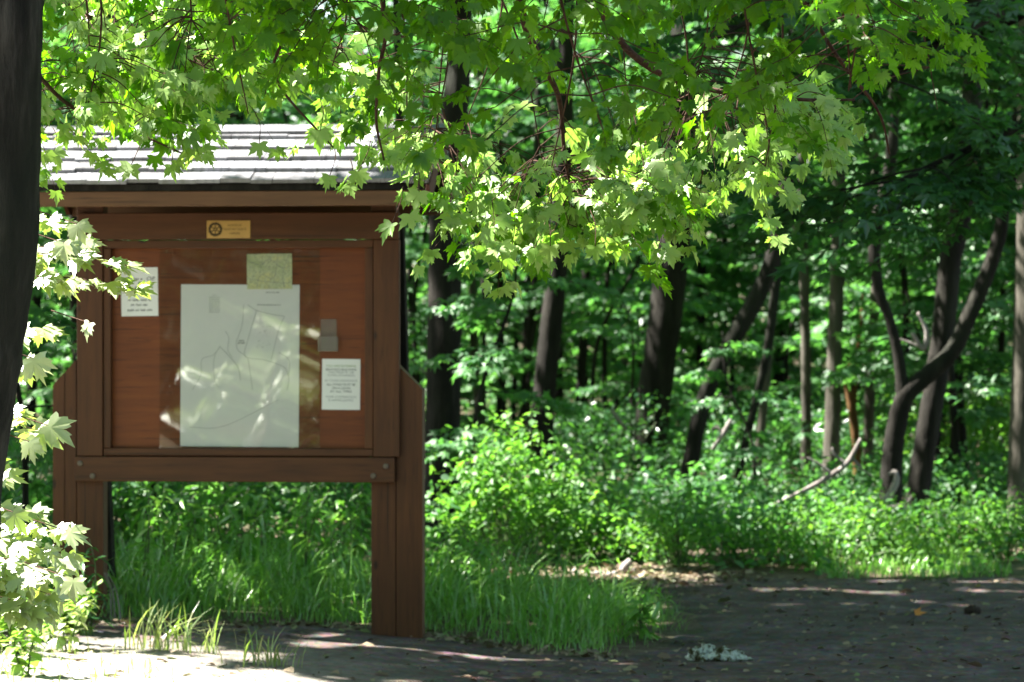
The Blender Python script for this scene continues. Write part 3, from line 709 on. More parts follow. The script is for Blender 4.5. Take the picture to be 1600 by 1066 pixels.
def hang(px, py, D, n, size, pale, dirx=None, tilt=(25, 78), L_=.26):
    p = W(px, py, D)
    d2 = np.linalg.norm((ALLP - p) * [1, .6, 1], axis=1) + 1.2 * np.maximum(p[2] - ALLP[:, 2], 0)
    q = ALLP[np.argmin(d2 + R.uniform(0, .16, len(d2)))]
    mid = (p + q) / 2 + np.array([0, 0, .10 * np.linalg.norm(p - q)])
    NT.tube(smooth_path([q, mid, p], 12), np.linspace(.0026, .0016, 13)[:len(smooth_path([q, mid, p], 12))], 5, cap=False)
    d = p - mid; d = nrm(d * [1, 1, .3]) + R.normal(0, .35, 3) * [1, 1, .3]
    if dirx is not None: d = np.array(dirx) + R.normal(0, .2, 3)
    spray(NLp if pale else NL, NT, p, d, L_ * R.uniform(.7, 1.2), n, size, .35, tilt, .4, tr=.0016)
yb = lambda x: -62 + np.interp(x, [40, 60, 150, 250, 330, 400, 480, 560, 610, 660, 700, 750, 850, 950, 1000, 1080, 1150, 1200, 1300, 1400, 1500, 1600], [280, 275, 215, 255, 200, 170, 195, 212, 250, 275, 350, 400, 400, 385, 360, 330, 310, 270, 240, 195, 70, 40])
# dark upper layer
for i in range(200):
    px = R.uniform(350, 1430); py = R.uniform(-160, min(yb(px) - 40, 225)) if i % 3 else R.uniform(-160, 90)
    hang(px, py, R.uniform(8.2, 9.1), 10, R.uniform(.036, .058), False, L_=.22)
# lit lower layer
for i in range(205):
    px = R.uniform(570, 1290); py = yb(px) + 24 - abs(R.normal(0, 80))
    hang(px, py, R.uniform(9.8, 11.4), 10, R.uniform(.040, .062), R.random() < .8, L_=.22)
for i in range(150):
    px = R.uniform(35, 360); py = R.uniform(-60, yb(px) + 5)
    hang(px, py, R.uniform(9.6, 10.8), 9, R.uniform(.042, .064), R.random() < .6, L_=.22)
for i in range(34):
    px = R.uniform(350, 600); py = yb(px) - R.uniform(0, 90)
    hang(px, py, R.uniform(9.6, 10.6), 8, R.uniform(.042, .060), R.random() < .5, L_=.2)
def oneleaf(px, py, D, size, ang, pale=True, lean=.3):
    """a single leaf hanging from (px,py), tip direction ang degrees from straight down (positive to the right)"""
    a = math.radians(ang); T = np.array([math.sin(a), -lean, -math.cos(a)])
    size *= .58
    (NLp if pale else NL).add(W(px, py, D), T, np.array([0, -1, .45]) + R.normal(0, .15, 3), size)
    q = W(px + R.uniform(-15, 25), py - R.uniform(35, 60), D + .1)
    NT.tube(smooth_path([q, (q + W(px, py, D)) / 2 + [0.01, 0, .01], W(px, py, D)], 6), .0016, 4, cap=False)
for a in [(612, 350, 9.3, .125, -35), (205, 258, 9.9, .12, -20), (268, 258, 9.9, .10, 10), (800, 385, 10, .12, -30), (775, 395, 10, .11, -50), (930, 385, 10, .11, 5), (860, 385, 10, .12, -10), (835, 388, 10.2, .11, 25), (640, 335, 9.6, .11, 15), (705, 340, 9.8, .11, 10), (655, 300, 9.3, .12, -15), (515, 275, 9.8, .10, -20), (560, 268, 9.9, .1, 10), (545, 290, 9.9, .09, 25), (405, 225, 9.6, .1, 5), (500, 205, 9.2, .1, 0), (85, 235, 10, .12, 20), (60, 275, 10, .11, -15)]:
    oneleaf(*a)
rim = [W(px_, float(yb(px_)) + 10 - q, 10.4) for px_ in range(590, 1260, 35) for q in (0, 60)]
rim = np.array(rim)
def thin(L, prob):
    P, T, Nn, S = L.get()
    d = P[:, None, :] - rim[None]; t = d @ SUN
    perp = np.sqrt(np.maximum((d ** 2 * [1, .25, 1]).sum(2) - t ** 2 * (SUN[0] ** 2 + SUN[2] ** 2 + .25 * SUN[1] ** 2), 0))
    hit = ((perp < .14) & (t > .22) & (t < 2.2)).any(1) & (P[:, 1] > 9.4) & (P[:, 0] > -1.1)
    k = ~(hit & (R.random(len(P)) < prob))
    L.P, L.T, L.N, L.S = [P[k]], [T[k]], [Nn[k]], [S[k]]
thin(NL, .92); thin(NLp, .68)
o = bpy.data.objects.new  # noqa
def crown_from(L, name, tmpl, mat, parent, photo=0.0, recenter=True):
    P, T, Nn, S = L.get()
    if recenter: L2 = Leaves(); L2.add(P - np.array(parent.location), T, Nn, S)
    else: L2 = L
    return link(name, L2.mesh(name, tmpl, photo=photo), [mat], parent)
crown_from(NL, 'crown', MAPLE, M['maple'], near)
lo = crown_from(NLp, 'crown', MAPLE, M['maple_pale_lit'], near, .5); lo['label'] = 'pale sunlit lower leaves'
NT.v = [v - np.array(near.location) for v in NT.v]
NT.build('twigs', M['twig'], near)

# ------------------------------------------------------------------ maple sapling at the left, in full sun
sx_, sy_ = -2.75, 10.9
sap = empty('maple_sapling', (sx_, sy_, float(gz(sx_, sy_))))
tag(sap, 'maple sapling whose glaring sunlit leaves reach in front of the left post', 'sapling')
SL = Leaves(); ST = MB()
stem = smooth_path([(sx_, sy_, float(gz(sx_, sy_)) - .05), (sx_ + .05, sy_, .7), (sx_ + .02, sy_ - .05, 1.5), (sx_ + .1, sy_, 2.4)], 20)
ST.tube(stem, np.linspace(.028, .01, len(stem)), 8)
def sbranch(px, py, D, ex, ey, n, size, tilt=(10, 60), dd=0.0, droop=.15):
    e = W(px, py, D); b = W(ex, ey, D + dd)
    z = np.clip(e[2] - .25, .3, 2.3); s0 = stem[np.argmin(abs(stem[:, 2] - z))]
    ST.tube(smooth_path([s0, (s0 + e) / 2 + [0, 0, .05], e], 10), np.linspace(.0055, .0025, 11)[:len(smooth_path([s0, (s0 + e) / 2, e], 10))], 5, cap=False)
    spray(SL, ST, e, b - e, np.linalg.norm(b - e), n, size, droop, tilt, .45)
for a in [(-20, 345, 10.6, 105, 330, 12, .08), (20, 400, 10.5, 125, 360, 12, .085), (10, 395, 10.4, 200, 388, 16, .08, (0, 35)), (30, 432, 10.5, 215, 425, 16, .078, (0, 35)), (20, 392, 10.6, 90, 425, 8, .09), (-30, 520, 10.6, 70, 505, 7, .09), (-40, 545, 10.4, 45, 555, 5, .10),
          (-60, 640, 10.4, 55, 655, 6, .11, (0, 30)), (-80, 640, 10.6, 25, 630, 7, .09), (-60, 720, 10.6, 5, 730, 6, .10)] + [(-60 + R.uniform(-20, 20), y_, R.uniform(10.4, 11), x1_, y_ + R.uniform(-10, 15), 14, .082, (5, 55)) for y_, x1_ in ((790, 40), (815, 85), (830, 70), (850, 95), (865, 90), (880, 95), (900, 80), (920, 60), (940, 50), (870, 40))]:
    sbranch(*a)
for q in range(14): well(R.uniform(-760, -170), R.uniform(370, 1000), 9.5, .4)
for i in range(30):
    px = R.uniform(-1000, -520); py = R.uniform(600, 1000)
    sbranch(px - 60, py + 10, R.uniform(8.9, 10.3), px + 70, py + R.uniform(-20, 30), 16, R.uniform(.10, .125), (5, 50), 0.0, .1)
for q in range(12): well(R.uniform(-1000, -520), R.uniform(600, 1000), 9.5, .4)
for i in range(34):   # the part outside the frame that the acrylic mirrors
    px = R.uniform(-760, -190); py = R.uniform(370, 1000)
    sbranch(px - 60, py + 10, R.uniform(8.9, 10.3), px + 70, py + R.uniform(-20, 30), 18, R.uniform(.10, .125), (5, 50), 0.0, .1)
for px, py, s_, ang in [(75, 665, .19, 60), (52, 560, .17, 20), (45, 690, .14, 10), (115, 905, .15, -5), (105, 830, .16, 70), (140, 505, .1, -30), (120, 350, .13, 20), (100, 380, .14, 0), (20, 800, .15, 30), (55, 385, .13, -20)]:
    a = math.radians(ang); s_ *= .6; SL.add(W(px, py, 10.2), np.array([math.sin(a), -.2, -math.cos(a)]), np.array([-.2, -.8, .7]) + R.normal(0, .15, 3), s_)
    q = W(px - 60, py - 20, 10.4); ST.tube(smooth_path([q, W(px, py, 10.2)], 4), .0022, 4, cap=False)
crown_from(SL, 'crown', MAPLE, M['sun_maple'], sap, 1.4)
ST.v = [v - np.array(sap.location) for v in ST.v]; ST.build('stem', M['twig'], sap)

# ------------------------------------------------------------------ background trees
trees = []
def tree(name, pts, D, widths, mat, label, top=None, group=None, base=True, cat='tree', limbs_=(), sides=14, wob=.05):
    """pts: pixel centre line from low to high; widths px"""
    pts = list(pts); w = list(widths)
    P = [W(a, b, D) for a, b in pts]
    z0 = float(gz(P[0][0], D))
    if base: P = [np.array([P[0][0] + (P[0][0] - P[1][0]) * .1, D, z0 - .15])] + P; w = [w[0] * 1.25] + w
    if top is not None:
        d = nrm(P[-1] - P[-2]); d = nrm(d * [.5, .5, 1]); ext = P[-1] + d * (top - P[-1][2]) / d[2]
        P = P + [ext]; w = w + [w[-1] * .55]
    loc = np.array([P[0][0], D, z0])
    t = empty(name, loc); tag(t, label, cat, group)
    Q = smooth_path(P, 10 * len(P)); rr = np.interp(np.linspace(0, 1, len(Q)), np.linspace(0, 1, len(P)), np.array(w) * .84 / FPX * D / 2)
    MB().tube(Q - loc, rr, sides, wob=wob).build('trunk', M[mat], t, True)
    for lp, lw in limbs_:
        Lp = [W(*q) if len(q) == 3 else W(q[0], q[1], D) for q in lp]; Lq = smooth_path(Lp, 8 * len(Lp))
        MB().tube(Lq - loc, np.interp(np.linspace(0, 1, len(Lq)), np.linspace(0, 1, len(lw)), np.array(lw) * .78 / FPX * D / 2), 10, wob=wob).build('limb', M[mat], t, True)
    trees.append((t, Q[-1], Q)); return t
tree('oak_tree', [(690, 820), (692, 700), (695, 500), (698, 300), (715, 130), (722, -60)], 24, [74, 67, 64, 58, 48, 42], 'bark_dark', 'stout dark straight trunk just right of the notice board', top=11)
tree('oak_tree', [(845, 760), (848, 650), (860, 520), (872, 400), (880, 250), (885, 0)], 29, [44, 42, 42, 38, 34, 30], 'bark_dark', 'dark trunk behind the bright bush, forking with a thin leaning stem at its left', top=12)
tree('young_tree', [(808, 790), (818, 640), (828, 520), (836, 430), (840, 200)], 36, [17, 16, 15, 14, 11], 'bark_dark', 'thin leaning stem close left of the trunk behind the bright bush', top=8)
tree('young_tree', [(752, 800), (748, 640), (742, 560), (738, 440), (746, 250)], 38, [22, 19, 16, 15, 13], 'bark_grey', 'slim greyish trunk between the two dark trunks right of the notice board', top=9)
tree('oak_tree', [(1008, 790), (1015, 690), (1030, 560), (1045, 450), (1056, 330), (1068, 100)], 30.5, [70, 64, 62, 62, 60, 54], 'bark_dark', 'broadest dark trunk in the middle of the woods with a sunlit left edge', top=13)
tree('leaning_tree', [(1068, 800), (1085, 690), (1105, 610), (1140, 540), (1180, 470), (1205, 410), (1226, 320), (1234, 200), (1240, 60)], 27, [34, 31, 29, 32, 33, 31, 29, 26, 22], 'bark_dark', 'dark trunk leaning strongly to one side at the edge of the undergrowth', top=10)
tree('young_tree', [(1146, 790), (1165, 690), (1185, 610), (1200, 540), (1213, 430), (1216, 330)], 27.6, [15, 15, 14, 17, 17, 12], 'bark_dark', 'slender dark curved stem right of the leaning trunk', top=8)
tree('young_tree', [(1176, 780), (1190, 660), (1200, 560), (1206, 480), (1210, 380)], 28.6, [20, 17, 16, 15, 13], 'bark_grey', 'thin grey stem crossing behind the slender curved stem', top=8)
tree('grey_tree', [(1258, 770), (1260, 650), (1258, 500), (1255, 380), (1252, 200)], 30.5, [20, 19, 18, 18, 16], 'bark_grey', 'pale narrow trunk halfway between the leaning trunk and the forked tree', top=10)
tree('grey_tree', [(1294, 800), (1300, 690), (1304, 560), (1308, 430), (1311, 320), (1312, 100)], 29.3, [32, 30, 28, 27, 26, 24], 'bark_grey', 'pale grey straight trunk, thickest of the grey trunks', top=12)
tree('snag', [(1340, 760), (1337, 690), (1330, 630), (1322, 585), (1330, 570)], 29.8, [18, 16, 17, 14, 6], 'bark_orange', 'broken orange brown snag beside the thickest grey trunk', cat='dead tree', limbs_=[([(1334, 680), (1338, 570), (1346, 500), (1348, 460)], [8, 8, 7, 4])])
tree('grey_tree', [(1355, 780), (1357, 690), (1361, 560), (1366, 480), (1368, 300)], 30, [20, 19, 18, 17, 15], 'bark_grey', 'pale slim trunk just left of the forked dark tree', top=10)
tree('forked_tree', [(1392, 815), (1393, 730), (1400, 670), (1415, 618), (1450, 585), (1490, 545), (1520, 480), (1545, 420), (1562, 365), (1568, 320)], 25.2, [46, 40, 37, 36, 33, 31, 30, 28, 26, 22], 'bark_dark', 'curving dark tree forked low above the undergrowth near the path', cat='tree', top=None,
     limbs_=[([(1412, 630), (1404, 560), (1390, 500), (1372, 450), (1366, 380), (1376, 320), (1392, 250), (1398, 100)], [30, 22, 20, 22, 26, 28, 26, 20]), ([(1566, 335), (1550, 300), (1540, 270), (1545, 200)], [22, 18, 16, 12]), ([(1567, 330), (1580, 290), (1586, 230), (1590, 60)], [24, 20, 18, 14]), ([(1515, 492), (1527, 480), (1532, 474)], [22, 18, 8])])
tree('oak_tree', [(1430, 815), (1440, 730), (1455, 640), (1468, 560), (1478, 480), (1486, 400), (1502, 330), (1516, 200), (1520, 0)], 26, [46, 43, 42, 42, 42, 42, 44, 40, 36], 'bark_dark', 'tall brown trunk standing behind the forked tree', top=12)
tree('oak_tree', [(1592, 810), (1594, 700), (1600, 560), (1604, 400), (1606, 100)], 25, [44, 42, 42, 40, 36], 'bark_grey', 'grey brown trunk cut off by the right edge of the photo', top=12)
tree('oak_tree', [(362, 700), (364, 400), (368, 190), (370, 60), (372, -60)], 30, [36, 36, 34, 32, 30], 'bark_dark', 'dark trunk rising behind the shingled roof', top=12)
tree('young_tree', [(618, 700), (622, 400), (624, 180), (620, 60)], 34, [22, 20, 18, 15], 'bark_dark', 'thin dark trunk seen above the right end of the shingled roof', top=10)
tree('young_tree', [(236, 700), (240, 300), (246, 150), (262, 0)], 36, [24, 22, 20, 16], 'bark_grey', 'slim trunk glimpsed through leaves above the left half of the roof', top=10)
tree('young_tree', [(985, 700), (975, 560), (958, 420), (950, 200)], 42, [14, 13, 12, 10], 'bark_grey', 'thin far stem left of the broadest dark trunk', top=9)
tree('young_tree', [(1545, 760), (1540, 600), (1536, 450), (1530, 300)], 40, [16, 15, 15, 12], 'bark_grey', 'thin far stem between the tall brown trunk and the edge trunk', top=9)
# tree at the right whose dark boughs hang into the upper corner
sh = empty('shade_tree', (4.9, 18.5, float(gz(4.9, 18.5)))); tag(sh, 'tree with deeply shaded dark boughs sloping down across the upper right corner', 'tree')
P = smooth_path([(4.9, 18.5, -.2), (4.85, 18.5, 3), (4.95, 18.4, 7), (4.9, 18.5, 9)], 24)
MB().tube(rel(sh, P), np.linspace(.24, .12, len(P)), 16, wob=.05).build('trunk', M['bark_dark'], sh, True)
SHL = Leaves(); SHT = MB()
for pts in [[(2000, -250, 18.5), (1640, -30, 18), (1500, 50, 17.5), (1340, 150, 17), (1190, 225, 16.5)], [(2000, -300, 18.5), (1700, -60, 19), (1560, 40, 19.5), (1400, 60, 20), (1250, 40, 20)], [(2000, 0, 18.5), (1780, 100, 18), (1640, 180, 17.5), (1500, 240, 17.2), (1390, 290, 17)], [(2000, -500, 18.5), (1500, -200, 18), (1300, -40, 17.6), (1120, 60, 17.4)]]:
    P = smooth_path([W(*p) for p in pts], 30)
    MB().tube(rel(sh, P), np.linspace(.06, .012, len(P)), 8, wob=.03).build('limb', M['bark_dark'], sh, True)
    for i in range(16):
        q = P[R.integers(len(P) // 3, len(P))]
        bough(SHL, SHT, q, nrm([R.normal(-.5, .7), R.normal(0, .9), R.normal(-.12, .15)]), R.uniform(.6, 1.1), 7, 9, .105, .3, (0, 40), .3, .009)
SHT.v = [v - np.array(sh.location) for v in SHT.v]; SHL.P = [p - np.array(sh.location) for p in SHL.P]
leafy('crown', SHL, SHT, MAPLE_LO, [M['bark_dark'], M['dark']], sh)
trees.append((sh, P[-1], None)); trees.append((near, None, None))

# unseen high canopy: leaf clusters added for shade, hung on the nearest trees
cl = []
def canopy(n, xr, yr, zr, leaves, size, rad):
    for i in range(n):
        c = np.array([R.uniform(*xr), R.uniform(*yr), R.uniform(*zr)])
        k = leaves
        a = R.uniform(0, 2 * PI, k); r = rad * np.sqrt(R.random(k))
        P = c + np.column_stack([r * np.cos(a), r * np.sin(a), R.normal(0, .25, k)])
        cl.append((c, P, size * R.uniform(.7, 1.2, k)))
canopy(520, (-12, 7), (10.5, 24), (6.5, 11), 55, .28, 1.15)
canopy(190, (-14, 8), (24, 46), (7.5, 13), 60, .34, 1.6)
canopy(170, (-6, 1), (12.5, 21), (6.5, 10), 60, .28, 1.2)
canopy(13, (-4.2, -.6), (8.2, 9.4), (4.8, 7), 60, .2, .6)  # cluster added to shade the upper maple boughs
canopy(20, (-7, -1.5), (8, 13.5), (4.8, 8), 60, .22, .95)
tl = [np.array(t[0].location)[:2] for t in trees]
buck = {}
for c, P, S in cl:
    d = [np.hypot(*(c[:2] - t)) for t in tl]
    if c[2] < 8.2 and c[1] < 13.6: i = len(trees) - 1
    else: i = int(np.argmin(d[:-1]))
    if 'snag' in trees[i][0].name or 'forked' in trees[i][0].name: i = 13
    buck.setdefault(i, []).append((P, S))
for i, lst in buck.items():
    t = trees[i][0]; L = Leaves()
    P = np.concatenate([p for p, s in lst]); S = np.concatenate([s for p, s in lst])
    k = keep_shade(P); P, S = P[k], S[k]; n = len(P)
    if n == 0: continue
    L.add(P - np.array(t.location), nrm(R.normal(size=(n, 3)) * [1, 1, .4]), nrm(UP + R.normal(0, .35, (n, 3))), S)
    link('crown', L.mesh('crown', MAPLE_LO), [M['under']], t)
# lower boughs of the trees inside the frame
for i, (t, top, Q) in enumerate(trees):
    if Q is None or t.name.startswith('snag'): continue
    loc = np.array(t.location)
    for z in R.uniform(*((4.2, 7) if loc[1] < 34 else (3.4, 6.8)), 7):
        b = Q[np.argmin(abs(Q[:, 2] - z))]
        az_ = R.uniform(0, 2 * PI)
        if Q[-1][2] < z - .5: continue
        L = Leaves(); TW = MB()
        bough(L, TW, b - loc, [math.cos(az_), math.sin(az_), R.uniform(-.1, .3)], R.uniform(1.2, 2.2), 9, 9, .13, .25, (0, 45), .35, .014)
        leafy('bough', L, TW, MAPLE_LO, [M['bark_dark'], M['under']], t)

# ------------------------------------------------------------------ understory saplings (copies of five kinds)
def copy_tree(o):
    c = o.copy(); col.objects.link(c)
    for ch in o.children:
        d = ch.copy(); col.objects.link(d); d.parent = c
    return c
def make_sapling(h, nb, blen, size, mat):
    t = empty('understory_sapling', (0, 0, 0))
    L = Leaves(); TW = MB()
    P = smooth_path([(0, 0, -.15), (R.normal(0, .1), R.normal(0, .1), h * .4), (R.normal(0, .25), R.normal(0, .25), h * .75), (R.normal(0, .4), R.normal(0, .4), h)], 24)
    MB().tube(P, np.linspace(.012 * h ** .8, .006, len(P)), 8, wob=.03).build('trunk', M['bark_dark'], t, True)
    for i in range(nb):
        f = .18 + .82 * (i + R.random() * .6) / nb; b = P[min(len(P) - 1, int(f * (len(P) - 1)))]
        a = i * 2.4 + R.normal(0, .4); l = blen * (1.1 - .55 * f) * R.uniform(.7, 1.2)
        bough(L, TW, b, [math.cos(a), math.sin(a), R.uniform(-.05, .35)], l, 8, 9, size, .3, (0, 50), .35, .009)
    leafy('crown', L, TW, MAPLE_LO, [M['bark_dark'], mat], t)
    return t
protos = [make_sapling(2.4, 9, .95, .11, M['under']), make_sapling(3.6, 13, 1.3, .12, M['under']), make_sapling(5.2, 17, 1.6, .13, M['under']), make_sapling(7.2, 22, 2.0, .14, M['under']), make_sapling(4.4, 15, 1.4, .125, M['dark'])]
used = [False] * len(protos)
def put_sapling(k, x, y, label, group, s=1.0):
    o = protos[k]
    if used[k]: o = copy_tree(protos[k])
    used[k] = True
    o.location = (x, y, float(gz(x, y))); o.rotation_euler = (0, 0, R.uniform(0, 2 * PI)); o.scale = (s, s, s * R.uniform(.9, 1.1))
    tag(o, label, 'sapling', group)
zones = [
 ('leafy sapling in the bright woods behind and left of the notice board', 'saplings behind the notice board', (-200, 560), (26, 44), 30),
 ('leafy sapling between the dark straight trunks right of the notice board', 'saplings right of the notice board', (640, 1010), (35, 48), 26),
 ('leafy sapling behind the leaning trunk and the pale grey trunks', 'saplings in the middle woods', (1030, 1370), (41, 52), 22),
 ('leafy sapling beyond the forked tree on the far side of the path', 'saplings beyond the forked tree', (1380, 1800), (28, 46), 26)]
for lab, grp, xr, yr, n in zones:
    for i in range(n):
        D = yr[0] + (yr[1] - yr[0]) * (i + R.random()) / n; px = R.uniform(*xr)
        k = [1, 2, 3, 4, 2, 3, 0][i % 7]
        put_sapling(k, (px - 800) / FPX * D, D, lab, grp, R.uniform(.8, 1.2))
for px, D, k, s_, lab in [(735, 22.6, 1, .75, 'small sapling spreading leaves in front of the stout dark trunk'), (1165, 25.3, 0, .66, 'low sapling with flat bright sprays in front of the leaning trunk'), (1330, 33, 1, .85, 'sapling with flat sprays crossing in front of the grey trunks'), (925, 33.5, 1, 1.0, 'sapling standing behind the bright bush'), (985, 31.5, 0, .9, 'sapling at the foot of the broadest dark trunk'), (1470, 28.5, 0, .9, 'small sapling seen through the fork of the forked tree'), (250, 20.5, 0, .9, 'low sapling under the notice board seen between its posts'), (40, 19, 1, .8, 'sapling at the far left behind the sunlit maple leaves')]:
    put_sapling(k, (px - 800) / FPX * D, D, lab, None, s_)

for px, D, k, s_ in [(1400, 29, 3, .8), (1500, 28, 3, .75), (1600, 29.5, 3, .85), (1330, 36, 3, .9), (1560, 33, 2, 1.0)]:
    put_sapling(k, (px - 800) / FPX * D, D, 'tall sapling with lit sprays behind and above the forked tree', 'tall saplings above the forked tree', s_)
# ------------------------------------------------------------------ shrubs, weeds
def shrub(px, D, w, h, n, size, mat, label, tmpl=OVAL, group=None, name='shrub', cat='shrub', stems=9, dx=.6):
    x = (px - 800) / FPX * D; z0 = float(gz(x, D)); t = empty(name, (x, D, z0)); tag(t, label, cat, group)
    L = Leaves(); TW = MB()
    nc = max(6, n // 26)
    for i in range(nc):
        a = R.uniform(0, 2 * PI); rr = math.sqrt(R.random()); hz = h * (1 - .55 * rr * rr) * R.uniform(.35, 1.0)
        c = np.array([w / 2 * rr * math.cos(a), w / 2 * dx * rr * math.sin(a), hz])
        k = R.integers(18, 34)
        Pp = c + R.normal(0, 1, (k, 3)) * [.13 * w ** .5, .13 * w ** .5, .055 * h ** .5 + .03]
        Pp[:, 2] = np.maximum(Pp[:, 2], .03)
        T = nrm(np.column_stack([R.normal(0, 1, k), R.normal(-.2, 1, k), R.normal(-.35, .35, k)]))
        L.add(Pp, T, nrm(UP + R.normal(0, .4, (k, 3))), size * R.uniform(.55, 1.2, k))
        if i < stems * 2: TW.tube(smooth_path([(c[0] * .25, c[1] * .25, -.03), (c[0] * .6, c[1] * .6, hz * .6), c], 8), np.linspace(.009, .003, 9)[:len(smooth_path([(0, 0, 0), (0, 0, 1), c], 8))], 4, cap=False)
    link('foliage', L.mesh('foliage', tmpl), [M[mat]], t); TW.build('stems', M['stem'], t)
    return t
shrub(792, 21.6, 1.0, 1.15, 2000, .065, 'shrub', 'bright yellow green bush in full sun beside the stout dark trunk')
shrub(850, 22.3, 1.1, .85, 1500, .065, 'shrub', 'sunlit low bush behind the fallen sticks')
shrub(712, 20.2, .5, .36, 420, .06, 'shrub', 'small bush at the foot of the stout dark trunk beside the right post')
shrub(950, 22.4, 1.1, .42, 900, .065, 'shrub', 'low bush between the sunlit bush and the rounded green mound')
shrub(1060, 21.6, .9, .5, 800, .06, 'shrub', 'low bush at the path edge left of the rounded green mound')
shrub(1180, 22.2, 1.2, .52, 1400, .06, 'under', 'dark leafy mound at the foot of the leaning trunk')
shrub(1290, 21.9, 1.3, .55, 1700, .055, 'shrub', 'dense rounded green mound on the far edge of the path', tmpl=LANCE + OVAL)
shrub(1350, 22.6, .9, .45, 800, .055, 'shrub', 'green clump at the foot of the forked tree', tmpl=LANCE + OVAL)
shrub(1480, 22.8, 1.2, .42, 1300, .055, 'shrub', 'bright low greenery beside the grassy gap on the far path edge', tmpl=LANCE + OVAL)
shrub(1570, 22.6, 1.1, .5, 1400, .055, 'shrub', 'bright low greenery under the grey brown edge trunk', tmpl=LANCE + OVAL)
shrub(1680, 22.6, 1.2, .55, 1000, .055, 'shrub', 'low greenery running out of the photo past the edge trunk', tmpl=LANCE + OVAL)
shrub(1490, 31, 1.4, 1.2, 1300, .08, 'shrub', 'pale sunlit bush behind the tall brown trunk', tmpl=DIAM)
shrub(1560, 32.5, 1.6, 1.4, 1300, .08, 'shrub', 'pale sunlit bush left of the grey brown edge trunk', tmpl=DIAM)
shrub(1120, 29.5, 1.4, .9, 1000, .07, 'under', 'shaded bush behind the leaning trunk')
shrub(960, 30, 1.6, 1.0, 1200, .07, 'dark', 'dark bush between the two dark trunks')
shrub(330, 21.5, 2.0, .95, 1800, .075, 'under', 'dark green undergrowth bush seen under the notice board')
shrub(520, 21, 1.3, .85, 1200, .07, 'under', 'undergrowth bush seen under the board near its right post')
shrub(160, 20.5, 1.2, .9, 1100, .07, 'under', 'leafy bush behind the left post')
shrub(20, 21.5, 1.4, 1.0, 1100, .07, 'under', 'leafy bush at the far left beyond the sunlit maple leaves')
for px, D, w_, h_, lab in [(1090, 24.6, 1.3, .5, 'low leafy plants just behind the leaning trunk'), (1190, 25.6, 1.5, .55, 'low leafy plants below the slender curved stems'), (1290, 25, 1.4, .5, 'low leafy plants around the foot of the thickest grey trunk'), (1000, 25.5, 1.5, .55, 'low leafy plants in front of the broadest dark trunk'), (1370, 27, 1.4, .6, 'low leafy plants behind the foot of the forked tree'), (1500, 27.5, 1.6, .6, 'low leafy plants between the tall brown trunk and the edge trunk')]:
    shrub(px, D, w_, h_, 1100, .075, 'under', lab)
shrub(1230, 31.6, 1.8, 1.0, 1300, .07, 'under', 'bush behind the slender curved stem')
shrub(1340, 31.8, 1.8, .9, 1200, .07, 'under', 'bush around the foot of the snag')
def weed(px, D, h, n, size, mat, label, group=None, tmpl=LANCE, lean=0.1):
    x = (px - 800) / FPX * D; z0 = float(gz(x, D)); t = empty('tall_weed', (x, D, z0)); tag(t, label, 'weed', group)
    L = Leaves(); TW = MB()
    for s_ in range(R.integers(2, 4)):
        P = smooth_path([(R.normal(0, .03), R.normal(0, .03), -.02), (R.normal(0, .06), R.normal(0, .06), h * .5), (R.normal(lean, .08), R.normal(0, .08), h * R.uniform(.75, 1))], 14)
        TW.tube(P, np.linspace(.006, .002, len(P)), 4, cap=False)
        for i in range(n):
            f = .2 + .8 * i / n; p = P[min(len(P) - 1, int(f * (len(P) - 1)))]; a = i * 2.4 + R.normal(0, .3)
            L.add(p, np.array([math.cos(a), math.sin(a), R.normal(-.05, .35)]), UP + np.array([-math.cos(a), -math.sin(a), 0]) * .2 + R.normal(0, .25, 3), size * (1.2 - .6 * f) * R.uniform(.8, 1.2))
    link('leaves', L.mesh('leaves', tmpl), [M[mat]], t); TW.build('stem', M['stem'], t)
for px, D, h, lab in [(225, 17.2, .72, 'weed with drooping leaves just right of the left post'), (265, 18.2, .75, 'taller weed under the left half of the board'), (300, 17.4, .5, 'short weed under the left half of the board'), (410, 19.2, .78, 'weed standing in the grass under the middle of the board'), (475, 18.6, .82, 'tallest weed under the board, its leaves reaching the cross beam'), (545, 18.4, .75, 'weed beside the inner edge of the right post'), (700, 18.6, .55, 'weed just right of the right post'), (735, 18.4, .5, 'bluish leaved weed at the edge of the grass'), (1010, 16.6, .33, 'leafy weed at the tip of the grass by the path')]:
    weed(px, D, h, 20, .13, 'grass', lab)
for i in range(16):
    weed(190 + 385 * (i + R.random()) / 16, R.uniform(18.4, 20.6), R.uniform(.55, .85), 18, .17, 'grass', 'leafy weed in the tall grass seen between the posts of the notice board', 'weeds behind the notice board')
for i in range(7):
    weed(690 + 230 * (i + R.random()) / 7, R.uniform(18.6, 20), R.uniform(.35, .55), 20, .095, 'shrub', 'leafy weed at the back of the grass in front of the sunlit bush', 'weeds in front of the sunlit bush')
weed(130, 15.5, .62, 18, .13, 'dark', 'dark ferny weed growing in front of the left post', lean=.05)
# bare twig by left post
sp_ = MB()
for dx in (0, .03, -.02): sp_.tube(smooth_path([W(180 + dx * 300, 975, 16.1), W(176 + dx * 200, 925, 16.1), W(165 + dx * 100, 895, 16.05)], 10), np.linspace(.006, .002, 11)[:len(smooth_path([W(180, 975, 16), W(1, 1, 16), W(1, 2, 16)], 10))], 5)
tag(sp_.build('dead_twigs', M['deadwood']), 'dry pale twigs at the foot of the left post', 'twigs')

